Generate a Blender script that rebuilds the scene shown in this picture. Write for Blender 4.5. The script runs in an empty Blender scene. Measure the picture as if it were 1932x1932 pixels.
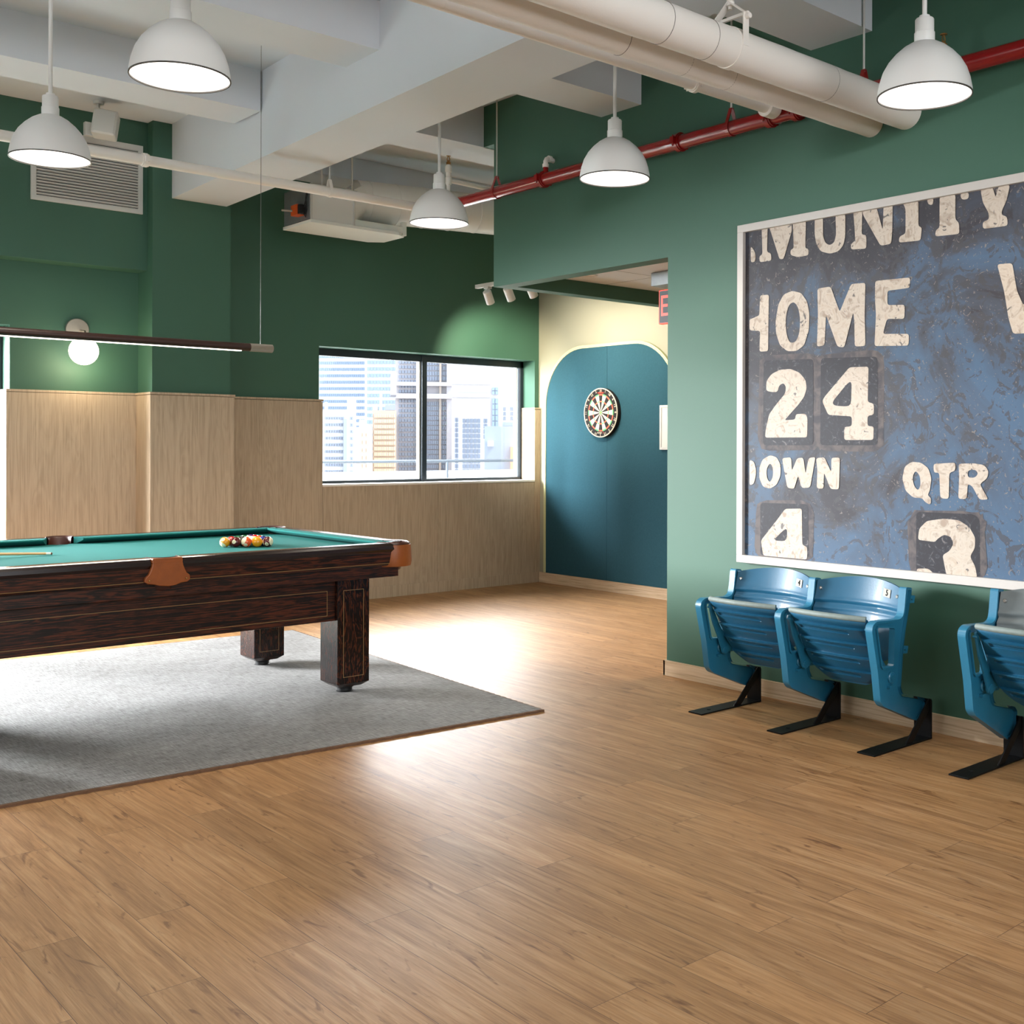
import bpy, bmesh, math, random
from mathutils import Vector, Matrix
from mathutils.geometry import tessellate_polygon
random.seed(7)
SC = bpy.context.scene
COL = SC.collection
R = math.radians
# ------------------------------------------------------------------ camera
F_PX, PX, PY, HC = 2116.0, 1130.0, 842.5, 1.33
YAW, ROLL = R(42.37), R(0.16)
cam_d = bpy.data.cameras.new('camera'); cam = bpy.data.objects.new('camera', cam_d); COL.objects.link(cam)
_fw = Vector((math.sin(YAW), math.cos(YAW), 0)); _rt = Vector((math.cos(YAW), -math.sin(YAW), 0)); _up = Vector((0, 0, 1))
CR = _rt*math.cos(ROLL) + _up*math.sin(ROLL); CU = _up*math.cos(ROLL) - _rt*math.sin(ROLL)
m = Matrix((CR, CU, -_fw)).transposed().to_4x4(); m.translation = Vector((0, 0, HC)); cam.matrix_world = m
cam_d.sensor_width = 36.0; cam_d.sensor_fit = 'HORIZONTAL'; cam_d.lens = F_PX/1932*36
cam_d.shift_x = -(PX-966)/1932; cam_d.shift_y = -(966-PY)/1932
cam_d.clip_start = 0.05; cam_d.clip_end = 1000
SC.camera = cam
# ------------------------------------------------------------------ view
SC.view_settings.view_transform = 'Standard'; SC.view_settings.look = 'None'
SC.view_settings.gamma = 1.0; SC.view_settings.use_curve_mapping = False
SC.view_settings.exposure = 0.25
SC.cycles.use_denoising = True
SC.cycles.max_bounces = 8; SC.cycles.diffuse_bounces = 5; SC.cycles.glossy_bounces = 4
SC.cycles.transmission_bounces = 6; SC.cycles.transparent_max_bounces = 8
SC.cycles.sample_clamp_indirect = 6.0
SC.cycles.caustics_reflective = False; SC.cycles.caustics_refractive = False
# ------------------------------------------------------------------ sky
W = bpy.data.worlds.new('sky'); SC.world = W; W.use_nodes = True
wn, wl = W.node_tree.nodes, W.node_tree.links; wn.clear()
bg = wn.new('ShaderNodeBackground'); out = wn.new('ShaderNodeOutputWorld'); wl.new(bg.outputs[0], out.inputs[0])
tc = wn.new('ShaderNodeTexCoord'); sx = wn.new('ShaderNodeSeparateXYZ'); wl.new(tc.outputs['Generated'], sx.inputs[0])
rmp = wn.new('ShaderNodeValToRGB'); wl.new(sx.outputs['Z'], rmp.inputs[0])
rmp.color_ramp.elements[0].position = 0.0; rmp.color_ramp.elements[0].color = (1, 1, 1, 1)
rmp.color_ramp.elements[1].position = 0.6; rmp.color_ramp.elements[1].color = (.72, .86, 1, 1)
wl.new(rmp.outputs[0], bg.inputs[0]); bg.inputs[1].default_value = 2.3
# ------------------------------------------------------------------ sun on the city, daylight at the windows, added rear fill
def light(name, kind, loc, target, power, color, size=1.0, size_y=None, spot=None, blend=.5):
    d = bpy.data.lights.new(name, kind); o = bpy.data.objects.new(name, d); COL.objects.link(o)
    o.location = loc; o.rotation_euler = (Vector(target)-Vector(loc)).to_track_quat('-Z', 'Y').to_euler()
    d.energy = power; d.color = color
    if kind == 'AREA':
        d.size = size
        if size_y: d.shape = 'RECTANGLE'; d.size_y = size_y
    elif kind == 'SUN': d.angle = size
    else: d.shadow_soft_size = size
    if spot: d.spot_size = R(spot); d.spot_blend = blend
    return o
light('sun', 'SUN', (20, 0, 60), (20-35, 35, -27), 8.0, (1, .95, .88), R(1))
DAY = (.93, .97, 1.0)
light('daylight_back_window', 'AREA', (7.8, 11.6, 4.3), (6.2, 8.0, 2.2), 2900, DAY, 5.4, 3.0)
light('daylight_terrace_door', 'AREA', (-2.7, 11.0, 2.9), (3.2, 5.4, 1.0), 15000, DAY, 4.2, 3.0)
light('daylight_left_window', 'AREA', (-5.4, 3.6, 3.7), (3.6, 3.4, .6), 30, DAY, 5.0, 2.0)
light('rear_fill_light', 'AREA', (1.0, -2.9, 2.4), (2.4, 6.0, 1.5), 150, (.96, .98, 1), 5.0, 1.9)  # added fill behind the camera, shining in through the added rear opening

# ------------------------------------------------------------------ materials
MATS = {}
def lin(c):
    return tuple(((x/255)/12.92 if x/255 <= .04045 else ((x/255+.055)/1.055)**2.4) for x in c) + (1.0,)
def mat(name, rgb=None, rough=.5, metal=0.0, emit=None, strength=0.0, spec=.5, bump=0.0, bscale=200, var=0.0, vscale=3.0, coat=0.0):
    if name in MATS: return MATS[name]
    M = bpy.data.materials.new(name); M.use_nodes = True; MATS[name] = M
    n, l = M.node_tree.nodes, M.node_tree.links; b = n['Principled BSDF']
    c = lin(rgb); b.inputs['Base Color'].default_value = c; b.inputs['Roughness'].default_value = rough
    b.inputs['Metallic'].default_value = metal; b.inputs['Specular IOR Level'].default_value = spec
    if coat: b.inputs['Coat Weight'].default_value = coat; b.inputs['Coat Roughness'].default_value = .1
    if emit: b.inputs['Emission Color'].default_value = lin(emit); b.inputs['Emission Strength'].default_value = strength
    t = n.new('ShaderNodeTexCoord')
    if var:
        no = n.new('ShaderNodeTexNoise'); no.inputs['Scale'].default_value = vscale; no.inputs['Detail'].default_value = 4
        l.new(t.outputs['Object'], no.inputs['Vector'])
        mx = n.new('ShaderNodeMix'); mx.data_type = 'RGBA'; l.new(no.outputs['Fac'], mx.inputs['Factor'])
        mx.inputs['A'].default_value = tuple(min(1, x*(1-var)) for x in c[:3]) + (1,)
        mx.inputs['B'].default_value = tuple(min(1, x*(1+var)) for x in c[:3]) + (1,)
        l.new(mx.outputs['Result'], b.inputs['Base Color'])
    if bump:
        no = n.new('ShaderNodeTexNoise'); no.inputs['Scale'].default_value = bscale; no.inputs['Detail'].default_value = 3
        l.new(t.outputs['Object'], no.inputs['Vector'])
        bp = n.new('ShaderNodeBump'); bp.inputs['Strength'].default_value = bump; bp.inputs['Distance'].default_value = .002
        l.new(no.outputs['Fac'], bp.inputs['Height']); l.new(bp.outputs['Normal'], b.inputs['Normal'])
    return M
def nodes_of(name, rough=.5, spec=.5):
    M = bpy.data.materials.new(name); M.use_nodes = True; MATS[name] = M
    n, l = M.node_tree.nodes, M.node_tree.links; b = n['Principled BSDF']
    b.inputs['Roughness'].default_value = rough; b.inputs['Specular IOR Level'].default_value = spec
    t = n.new('ShaderNodeTexCoord')
    return M, n, l, b, t
def mapping(n, l, src, scale=(1, 1, 1), rot=(0, 0, 0), loc=(0, 0, 0)):
    mp = n.new('ShaderNodeMapping'); l.new(src, mp.inputs['Vector'])
    mp.inputs['Scale'].default_value = scale; mp.inputs['Rotation'].default_value = rot; mp.inputs['Location'].default_value = loc
    return mp.outputs['Vector']
def noise(n, l, v, scale, detail=4, rough=.5, dist=0.0):
    no = n.new('ShaderNodeTexNoise'); no.inputs['Scale'].default_value = scale; no.inputs['Detail'].default_value = detail
    no.inputs['Roughness'].default_value = rough; no.inputs['Distortion'].default_value = dist
    l.new(v, no.inputs['Vector']); return no.outputs['Fac']
def ramp(n, l, fac, stops):
    r = n.new('ShaderNodeValToRGB'); l.new(fac, r.inputs[0]); e = r.color_ramp.elements
    while len(e) < len(stops): e.new(.5)
    for i, (p, c) in enumerate(stops): e[i].position = p; e[i].color = c if len(c) == 4 else lin(c)
    return r.outputs[0]
def mix(n, l, fac, a, b, blend='MIX'):
    x = n.new('ShaderNodeMix'); x.data_type = 'RGBA'; x.blend_type = blend
    for s, v in (('Factor', fac), ('A', a), ('B', b)):
        if hasattr(v, 'links') or hasattr(v, 'is_linked'): l.new(v, x.inputs[s])
        elif s == 'Factor': x.inputs[s].default_value = v
        else: x.inputs[s].default_value = v
    return x.outputs['Result']
def bump(n, l, b, h, strength=.2, dist=.002):
    bp = n.new('ShaderNodeBump'); bp.inputs['Strength'].default_value = strength; bp.inputs['Distance'].default_value = dist
    l.new(h, bp.inputs['Height']); l.new(bp.outputs['Normal'], b.inputs['Normal'])

# oak plank floor, boards along Y
def floor_mat():
    M, n, l, b, t = nodes_of('oak_planks', .36, .36)
    v = mapping(n, l, t.outputs['Object'], rot=(0, 0, R(90)), loc=(.3, .07, 0))
    br = n.new('ShaderNodeTexBrick'); l.new(v, br.inputs['Vector'])
    br.inputs['Scale'].default_value = 1; br.inputs['Brick Width'].default_value = 1.22; br.inputs['Row Height'].default_value = .154
    br.inputs['Mortar Size'].default_value = .0008; br.inputs['Mortar Smooth'].default_value = .1; br.offset = .37; br.offset_frequency = 2
    br.inputs['Color1'].default_value = (0, 0, 0, 1); br.inputs['Color2'].default_value = (1, 1, 1, 1); br.inputs['Mortar'].default_value = (.5, .5, .5, 1)
    sh = n.new('ShaderNodeVectorMath'); sh.operation = 'MULTIPLY_ADD'; l.new(br.outputs['Color'], sh.inputs[0]); sh.inputs[1].default_value = (3.1, 7.7, 5.3)
    l.new(t.outputs['Object'], sh.inputs[2])
    g1 = noise(n, l, mapping(n, l, sh.outputs[0], scale=(11, .7, 1)), 2.0, 6, .6, 1.6)
    g2 = noise(n, l, mapping(n, l, sh.outputs[0], scale=(60, 1.6, 1)), 3.0, 6, .68, .5)
    kn = noise(n, l, mapping(n, l, sh.outputs[0], scale=(9, 1.8, 1)), 2.6, 3, .5, 1.6)
    base = ramp(n, l, g1, [(.28, (144, 104, 66)), (.5, (174, 131, 87)), (.75, (196, 157, 115))])
    fine = ramp(n, l, g2, [(.32, (.66, .61, .56, 1)), (.58, (1.03, 1.02, 1.0, 1))])
    c = mix(n, l, .75, base, fine, 'MULTIPLY')
    tone = ramp(n, l, br.outputs['Color'], [(0, (.86, .85, .83, 1)), (1, (1.08, 1.07, 1.05, 1))])
    c = mix(n, l, 1.0, c, tone, 'MULTIPLY')
    knot = ramp(n, l, kn, [(.63, (1, 1, 1, 1)), (.72, (.45, .36, .29, 1))])
    c = mix(n, l, .85, c, knot, 'MULTIPLY')
    c = mix(n, l, br.outputs['Fac'], c, lin((84, 56, 38)))
    l.new(c, b.inputs['Base Color'])
    h = n.new('ShaderNodeMath'); h.operation = 'MULTIPLY_ADD'; l.new(br.outputs['Fac'], h.inputs[0]); h.inputs[1].default_value = -1.5; l.new(g2, h.inputs[2])
    bump(n, l, b, h.outputs[0], .22, .0012)
    rr = n.new('ShaderNodeMapRange'); l.new(g2, rr.inputs[0]); rr.inputs[3].default_value = .50; rr.inputs[4].default_value = .36
    l.new(rr.outputs[0], b.inputs['Roughness'])
    return M
floor_mat()
def veneer_mat(name, dark, mid, light_, rot=(0, 0, 0), sc=(28, 28, .9), rough=.5, cath=1.0, st=(.35, .62, .95)):
    M, n, l, b, t = nodes_of(name, rough, .4)
    v = mapping(n, l, t.outputs['Object'], scale=sc, rot=rot)
    g = noise(n, l, v, 3.0, 6, .65, .4)
    g2 = noise(n, l, mapping(n, l, t.outputs['Object'], scale=(sc[0]/9, sc[1]/9, sc[2]/2.2), rot=rot), 2.0, 3, .5, 1.5)
    w = n.new('ShaderNodeMath'); w.operation = 'PINGPONG'; l.new(g2, w.inputs[0]); w.inputs[1].default_value = .06
    w2 = n.new('ShaderNodeMath'); w2.operation = 'MULTIPLY'; l.new(w.outputs[0], w2.inputs[0]); w2.inputs[1].default_value = 6.0*cath
    a = n.new('ShaderNodeMath'); a.operation = 'ADD'; l.new(g, a.inputs[0]); l.new(w2.outputs[0], a.inputs[1])
    c = ramp(n, l, a.outputs[0], [(st[0], dark), (st[1], mid), (st[2], light_)])
    l.new(c, b.inputs['Base Color']); bump(n, l, b, g, .08, .001)
    return M
veneer_mat('oak_veneer', (156, 139, 117), (180, 162, 138), (192, 175, 151), sc=(34, 34, .8), cath=.35)
veneer_mat('oak_base_y', (178, 150, 118), (206, 180, 148), (220, 198, 168), sc=(20, 1, 20))
veneer_mat('quartered_oak', (12, 6, 5), (23, 10, 8), (80, 37, 20), sc=(4.5, 30, 34), rough=.34, cath=1.2, st=(.46, .68, .86))
veneer_mat('quartered_oak_upright', (12, 6, 5), (24, 11, 8), (78, 38, 21), sc=(44, 44, 5.0), rough=.26, cath=.6, st=(.42, .60, .76))
def paint(name, rgb, rough=.6, b_=.12):
    return mat(name, rgb, rough, bump=b_, bscale=240, var=.03, vscale=1.5)
paint('green_paint', (54, 94, 76)); paint('ceiling_white', (208, 213, 219), .8); paint('green_paint_lit', (154, 152, 132))  # dart and alcove walls: green paint lightened to cream, spotlight wash put into colour
paint('pipe_white', (234, 229, 223), .5, .25)
mat('lamp_white', (226, 226, 224), .35); mat('lamp_inside', (250, 246, 240), .5)
mat('lamp_rim', (70, 66, 60), .4)
mat('lamp_glow', (255, 250, 244), .5, emit=(255, 247, 238), strength=2.4)
mat('globe_glow', (255, 246, 230), .4, emit=(255, 242, 215), strength=5.0)
mat('strip_glow', (255, 250, 240), .4, emit=(255, 240, 222), strength=4.0)
mat('white_metal', (200, 200, 196), .45); mat('grille_white', (200, 200, 196), .5)
mat('duct_white', (222, 222, 218), .45); mat('seam_grey', (120, 116, 112), .8); mat('dark_gap', (60, 60, 60), .9); mat('black', (12, 12, 13), .5); mat('galvanised', (150, 156, 158), .4, .6, var=.15, vscale=20)
mat('sealant', (225, 228, 222), .6); mat('red_paint', (134, 16, 18), .25, var=.12, vscale=14, coat=.4)
mat('actuator_orange', (190, 78, 24), .5); mat('brass', (150, 110, 60), .35, .8)
mat('walnut_tube', (52, 30, 22), .4, var=.3, vscale=30); mat('nickel', (176, 168, 156), .35, .7); mat('steel_wire', (120, 122, 120), .4, .5)
mat('window_metal', (34, 44, 52), .35); mat('sill_wood_lit', (236, 232, 224), .45)  # wood sill coloured near white, the daylight on it put into the colour
mat('teal_felt', (46, 82, 94), .95, spec=.1, bump=.8, bscale=160, var=.12, vscale=60)
mat('trim_cream', (196, 198, 150), .5)
mat('cloth_green', (22, 96, 92), .9, spec=.15, bump=.3, bscale=500, var=.06, vscale=40)
mat('gloss_mahogany', (30, 12, 8), .22, coat=.3, var=.25, vscale=18); mat('dark_wood', (30, 14, 10), .35)
mat('inlay', (140, 108, 66), .4); mat('leather', (140, 72, 20), .42, var=.25, vscale=22, bump=.3, bscale=120); mat('leather_dark', (62, 26, 16), .4)
mat('chair_blue', (22, 86, 116), .46, bump=.3, bscale=90, var=.10, vscale=14, coat=.15); mat('casting_blue', (36, 110, 140), .36, bump=.25, bscale=120, var=.08, vscale=10, coat=.15)
mat('chair_worn', (112, 118, 118), .45, var=.15, vscale=25); mat('seat_wear', (116, 128, 124), .6, var=.2, vscale=40)
mat('steel_bolt', (190, 188, 182), .3, .9); mat('black_steel', (8, 8, 10), .45, spec=.25); mat('label_white', (176, 174, 166), .8, spec=.1); mat('ink', (8, 8, 10), .9, spec=.05)
mat('frame_white', (192, 186, 180), .5, var=.03, vscale=30)
mat('dart_cream', (206, 194, 172), .8); mat('dart_black', (24, 22, 24), .85); mat('dart_red', (216, 86, 60), .7); mat('dart_green', (84, 190, 110), .7); mat('dart_wire', (206, 206, 200), .3, .6)
mat('sign_red', (230, 60, 45), .4, emit=(255, 62, 40), strength=.9); mat('sign_black', (42, 40, 42), .5)
mat('whiteboard', (206, 208, 202), .3); mat('chrome', (210, 210, 206), .15, 1.0)
mat('concrete_pale', (200, 200, 198), .8); mat('rail_metal', (56, 64, 74), .5)
def glass_mat():
    M = bpy.data.materials.new('window_glass'); M.use_nodes = True; MATS['window_glass'] = M
    n, l = M.node_tree.nodes, M.node_tree.links; n.clear()
    o = n.new('ShaderNodeOutputMaterial'); ms = n.new('ShaderNodeMixShader'); tr = n.new('ShaderNodeBsdfTransparent'); gl = n.new('ShaderNodeBsdfGlossy')
    gl.inputs['Roughness'].default_value = .02; fr = n.new('ShaderNodeFresnel'); fr.inputs['IOR'].default_value = 1.45
    mm = n.new('ShaderNodeMath'); mm.operation = 'MULTIPLY'; mm.inputs[1].default_value = .6; l.new(fr.outputs[0], mm.inputs[0])
    l.new(mm.outputs[0], ms.inputs[0]); l.new(tr.outputs[0], ms.inputs[1]); l.new(gl.outputs[0], ms.inputs[2]); l.new(ms.outputs[0], o.inputs[0])
glass_mat()
def rug_mat():
    M, n, l, b, t = nodes_of('rug_wool', .95, .1)
    a = noise(n, l, mapping(n, l, t.outputs['Object'], scale=(3, 40, 1)), 4, 5, .7)
    c_ = noise(n, l, mapping(n, l, t.outputs['Object'], scale=(40, 3, 1)), 4, 5, .7)
    big = noise(n, l, t.outputs['Object'], 1.6, 5, .6, .8)
    m1 = mix(n, l, .5, a, c_); c = ramp(n, l, m1, [(.36, (108, 106, 104)), (.64, (182, 180, 178))])
    c = mix(n, l, .6, c, ramp(n, l, big, [(.35, (.72, .71, .70, 1)), (.6, (1, 1, 1, 1))]), 'MULTIPLY')
    l.new(c, b.inputs['Base Color']); bump(n, l, b, noise(n, l, t.outputs['Object'], 260, 4, .7), .9, .006)
rug_mat(); mat('rug_edge', (112, 82, 60), .9, var=.3, vscale=60, bump=.8, bscale=150)
def print_mats():
    M, n, l, b, t = nodes_of('scoreboard_blue', .55, .3)
    v = t.outputs['Object']
    big = noise(n, l, v, 1.7, 6, .62, .9); f1 = noise(n, l, v, 7, 5, .6, 2.5); fl = noise(n, l, v, 26, 3, .5, 3.5)
    sp = n.new('ShaderNodeSeparateXYZ'); l.new(v, sp.inputs[0])
    ad = n.new('ShaderNodeMath'); ad.operation = 'MULTIPLY_ADD'; l.new(sp.outputs['Z'], ad.inputs[0]); ad.inputs[1].default_value = .115; ad.inputs[2].default_value = -.095
    ad2 = n.new('ShaderNodeMath'); ad2.operation = 'MULTIPLY_ADD'; l.new(sp.outputs['Y'], ad2.inputs[0]); ad2.inputs[1].default_value = .035; l.new(ad.outputs[0], ad2.inputs[2])
    ad3 = n.new('ShaderNodeMath'); ad3.operation = 'ADD'; l.new(big, ad3.inputs[0]); l.new(ad2.outputs[0], ad3.inputs[1])
    c = ramp(n, l, ad3.outputs[0], [(.40, (70, 94, 120)), (.53, (68, 82, 101)), (.542, (68, 74, 86)), (.60, (62, 64, 74)), (.612, (56, 54, 60)), (.70, (50, 48, 54))])
    c = mix(n, l, ramp(n, l, f1, [(.55, (0, 0, 0, 1)), (.57, (.75, .75, .75, 1))]), c, lin((66, 64, 68)))
    c = mix(n, l, ramp(n, l, fl, [(.655, (0, 0, 0, 1)), (.67, (.75, .75, .75, 1))]), c, lin((128, 118, 112)))
    l.new(c, b.inputs['Base Color'])
    M, n, l, b, t = nodes_of('scoreboard_cream', .55, .3)
    v = t.outputs['Object']; f1 = noise(n, l, v, 14, 5, .6, 2.0); f2 = noise(n, l, v, 22, 2, .5, 1.2)
    c = ramp(n, l, f1, [(.35, (160, 142, 126)), (.5, (196, 184, 170)), (.7, (182, 164, 146))])
    c = mix(n, l, ramp(n, l, f2, [(.68, (0, 0, 0, 1)), (.70, (.85, .85, .85, 1))]), c, lin((84, 80, 82)))
    l.new(c, b.inputs['Base Color'])
    M, n, l, b, t = nodes_of('scoreboard_dark', .55, .3)
    v = t.outputs['Object']; f1 = noise(n, l, v, 20, 4, .6, 2.5)
    c = ramp(n, l, f1, [(.5, (40, 38, 44)), (.62, (52, 52, 60)), (.68, (104, 98, 98))])
    l.new(c, b.inputs['Base Color'])
    M, n, l, b, t = nodes_of('scoreboard_smudge', .6, .3)
    f1 = noise(n, l, t.outputs['Object'], 9, 5, .6, 1.5)
    c = ramp(n, l, f1, [(.4, (66, 62, 68)), (.6, (96, 88, 86))]); l.new(c, b.inputs['Base Color'])
print_mats()

# ------------------------------------------------------------------ mesh helpers
def root_loc(p):
    while p is not None and p.parent is not None: p = p.parent
    return p.location.copy() if p is not None else Vector((0, 0, 0))
class MB:
    def __init__(s): s.v = []; s.f = []; s.mi = []; s.mn = []
    def _m(s, name):
        if name is None: return 0
        if name not in s.mn: s.mn.append(name)
        return s.mn.index(name)
    def add(s, verts, faces, m=None):
        k = len(s.v); s.v += [Vector(p) for p in verts]; i = s._m(m)
        for f in faces: s.f.append([k+a for a in f]); s.mi.append(i)
        return s
    def box(s, lo, hi, m=None):
        x0, y0, z0 = lo; x1, y1, z1 = hi
        return s.add([(x0,y0,z0),(x1,y0,z0),(x1,y1,z0),(x0,y1,z0),(x0,y0,z1),(x1,y0,z1),(x1,y1,z1),(x0,y1,z1)],
                     [(0,3,2,1),(4,5,6,7),(0,1,5,4),(1,2,6,5),(2,3,7,6),(3,0,4,7)], m)
    def obox(s, c, ax, ay, az, m=None):
        c, ax, ay, az = Vector(c), Vector(ax), Vector(ay), Vector(az)
        P = [c+ax*i+ay*j+az*k for k in (-1, 1) for i, j in ((-1,-1),(1,-1),(1,1),(-1,1))]
        return s.add(P, [(0,3,2,1),(4,5,6,7),(0,1,5,4),(1,2,6,5),(2,3,7,6),(3,0,4,7)], m)
    def prism(s, outer, to3, d0, d1, holes=(), m=None, caps=True):
        """outer: 2D points; to3(a, b, d) -> 3D; extruded from d0 to d1."""
        loops = [list(outer)] + [list(h) for h in holes]; flat = [p for L in loops for p in L]; N = len(flat)
        V = [to3(p[0], p[1], d0) for p in flat] + [to3(p[0], p[1], d1) for p in flat]; Fs = []
        if caps:
            for t in tessellate_polygon([[Vector((p[0], p[1], 0)) for p in L] for L in loops]):
                Fs.append(tuple(t)); Fs.append(tuple(i+N for i in reversed(t)))
        k = 0
        for L in loops:
            n = len(L)
            for i in range(n): j = (i+1) % n; Fs.append((k+i, k+j, N+k+j, N+k+i))
            k += n
        return s.add(V, Fs, m)
    def flat(s, outer, to3, holes=(), m=None):
        loops = [list(outer)] + [list(h) for h in holes]; flat = [p for L in loops for p in L]
        tris = tessellate_polygon([[Vector((p[0], p[1], 0)) for p in L] for L in loops])
        return s.add([to3(p[0], p[1]) for p in flat], [tuple(t) for t in tris], m)
    def tube(s, pts, r, n=16, m=None, caps=True, radii=None):
        pts = [Vector(p) for p in pts]; N = len(pts); V = []; Fs = []
        t0 = (pts[1]-pts[0]).normalized(); a = Vector((0, 0, 1)) if abs(t0.z) < .9 else Vector((1, 0, 0)); u = t0.cross(a).normalized()
        for i, p in enumerate(pts):
            t = (pts[min(i+1, N-1)]-pts[max(i-1, 0)]).normalized(); u = (u-t*u.dot(t)).normalized(); w = t.cross(u)
            rr = radii[i] if radii else r
            for k in range(n): an = 2*math.pi*k/n; V.append(p+(u*math.cos(an)+w*math.sin(an))*rr)
        for i in range(N-1):
            for k in range(n): j = (k+1) % n; Fs.append((i*n+k, i*n+j, (i+1)*n+j, (i+1)*n+k))
        if caps: Fs.append(tuple(reversed(range(n)))); Fs.append(tuple((N-1)*n+k for k in range(n)))
        return s.add(V, Fs, m)
    def lathe(s, prof, c, axis=(0, 0, 1), n=32, m=None, ang=(0, 360), close=True):
        """prof: (radius, height) along axis from centre c."""
        c = Vector(c); z = Vector(axis).normalized(); a = Vector((1, 0, 0)) if abs(z.x) < .9 else Vector((0, 1, 0))
        x = (a-z*a.dot(z)).normalized(); y = z.cross(x); full = abs(ang[1]-ang[0]) >= 359.9; cols = n if full else n+1; V = []; Fs = []
        for k in range(cols):
            t = R(ang[0]+(ang[1]-ang[0])*k/n)
            for r_, h in prof: V.append(c+(x*math.cos(t)+y*math.sin(t))*r_+z*h)
        P = len(prof)
        for k in range(n):
            j = (k+1) % cols
            for i in range(P-1): Fs.append((k*P+i, j*P+i, j*P+i+1, k*P+i+1))
        return s.add(V, Fs, m)
    def sphere(s, c, r, n=24, m=None, zs=1.0):
        return s.lathe([(max(1e-5, r*math.cos(t)), r*zs*math.sin(t)) for t in [R(-90+180*i/(n//2)) for i in range(n//2+1)]], c, n=n, m=m)
    def grid(s, fn, nu, nv, m=None, flip=False):
        V = [fn(i/nu, j/nv) for j in range(nv+1) for i in range(nu+1)]; Fs = []
        for j in range(nv):
            for i in range(nu):
                q = (j*(nu+1)+i, j*(nu+1)+i+1, (j+1)*(nu+1)+i+1, (j+1)*(nu+1)+i); Fs.append(q[::-1] if flip else q)
        return s.add(V, Fs, m)
    def text(s, string, size, origin, right, up, m=None, depth=.0006, align='CENTER', stretch=1.0):
        cu = bpy.data.curves.new('t', 'FONT'); cu.body = string; cu.size = size; cu.align_x = align; cu.align_y = 'CENTER'; cu.extrude = depth; cu.resolution_u = 3
        o = bpy.data.objects.new('t', cu); COL.objects.link(o); bpy.context.view_layer.update()
        me = bpy.data.meshes.new_from_object(o.evaluated_get(bpy.context.evaluated_depsgraph_get()))
        r_, u_ = Vector(right).normalized(), Vector(up).normalized(); nn = r_.cross(u_); og = Vector(origin)
        s.add([og+r_*(v.co.x*stretch)+u_*v.co.y+nn*v.co.z for v in me.vertices], [tuple(p.vertices) for p in me.polygons], m)
        bpy.data.objects.remove(o); bpy.data.meshes.remove(me); bpy.data.curves.remove(cu)
        return s
    def build(s, name, material=None, parent=None, loc=None, smooth=None, bevel=0.0, seg=2, sub=0, weld=False):
        """vertices were given in world coordinates; the object's own origin is its thing's base (or loc)."""
        off = root_loc(parent) if parent is not None else Vector(loc or (0, 0, 0))
        me = bpy.data.meshes.new(name); me.from_pydata([tuple(v-off) for v in s.v], [], s.f)
        names = s.mn if s.mn else [material]
        for nme in names: me.materials.append(MATS[nme])
        if s.mn: me.polygons.foreach_set('material_index', s.mi)
        bm = bmesh.new(); bm.from_mesh(me)
        if weld: bmesh.ops.remove_doubles(bm, verts=bm.verts, dist=1e-5)
        bmesh.ops.recalc_face_normals(bm, faces=bm.faces); bm.to_mesh(me); bm.free()
        me.update()
        if smooth is not None:
            me.shade_smooth(); me.set_sharp_from_angle(angle=R(smooth))
        o = bpy.data.objects.new(name, me); COL.objects.link(o)
        if parent is not None: o.parent = parent
        else: o.location = off
        if bevel:
            b = o.modifiers.new('bevel', 'BEVEL'); b.width = bevel; b.segments = seg; b.limit_method = 'ANGLE'; b.angle_limit = R(40)
        if sub:
            q = o.modifiers.new('sub', 'SUBSURF'); q.levels = sub; q.render_levels = sub
        return o
def empty(name, loc, label=None, cat=None, group=None):
    o = bpy.data.objects.new(name, None); COL.objects.link(o); o.location = loc; o.empty_display_size = .05
    tag(o, label, cat, group); return o
def tag(o, label=None, cat=None, group=None, kind=None):
    if label: o['label'] = label
    if cat: o['category'] = cat
    if group: o['group'] = group
    if kind: o['kind'] = kind
    return o
def struct(o): o['kind'] = 'structure'; return o
def copy_tree(o, parent=None):
    c = o.copy(); COL.objects.link(c); c.parent = parent
    for ch in [x for x in SC.objects if x.parent == o]: copy_tree(ch, c)
    return c
def inset(poly, d):
    """offset a closed 2D loop inward by d."""
    n = len(poly); A = sum(poly[i][0]*poly[(i+1) % n][1]-poly[(i+1) % n][0]*poly[i][1] for i in range(n)); sg = 1 if A > 0 else -1; out_ = []
    for i in range(n):
        p0, p1, p2 = Vector(poly[i-1]), Vector(poly[i]), Vector(poly[(i+1) % n])
        e1, e2 = (p1-p0).normalized(), (p2-p1).normalized(); n1, n2 = Vector((-e1.y, e1.x))*sg, Vector((-e2.y, e2.x))*sg
        bsc = n1+n2; L = bsc.length
        if L < 1e-6: bsc, k = n1, 1
        else: bsc /= L; k = min(1/max(.35, bsc.dot(n1)), 2)
        out_.append(tuple(p1+bsc*d*k))
    return out_
def round_loop(poly, r, n=3):
    out_ = []
    for i in range(len(poly)):
        p0, p1, p2 = Vector(poly[i-1]), Vector(poly[i]), Vector(poly[(i+1) % len(poly)])
        a, b_ = p0-p1, p2-p1; ra = min(r, a.length*.42); rb = min(r, b_.length*.42)
        A_, B_ = p1+a.normalized()*ra, p1+b_.normalized()*rb
        for k in range(n+1):
            t_ = k/n; q = A_*(1-t_)**2+p1*2*t_*(1-t_)+B_*t_*t_; out_.append((q.x, q.y))
    return out_
def smooth_loop(poly, it=1):
    for _ in range(it):
        q = []
        for i in range(len(poly)):
            a, b_ = poly[i], poly[(i+1) % len(poly)]
            q += [(a[0]*.75+b_[0]*.25, a[1]*.75+b_[1]*.25), (a[0]*.25+b_[0]*.75, a[1]*.25+b_[1]*.75)]
        poly = q
    return poly
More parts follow.
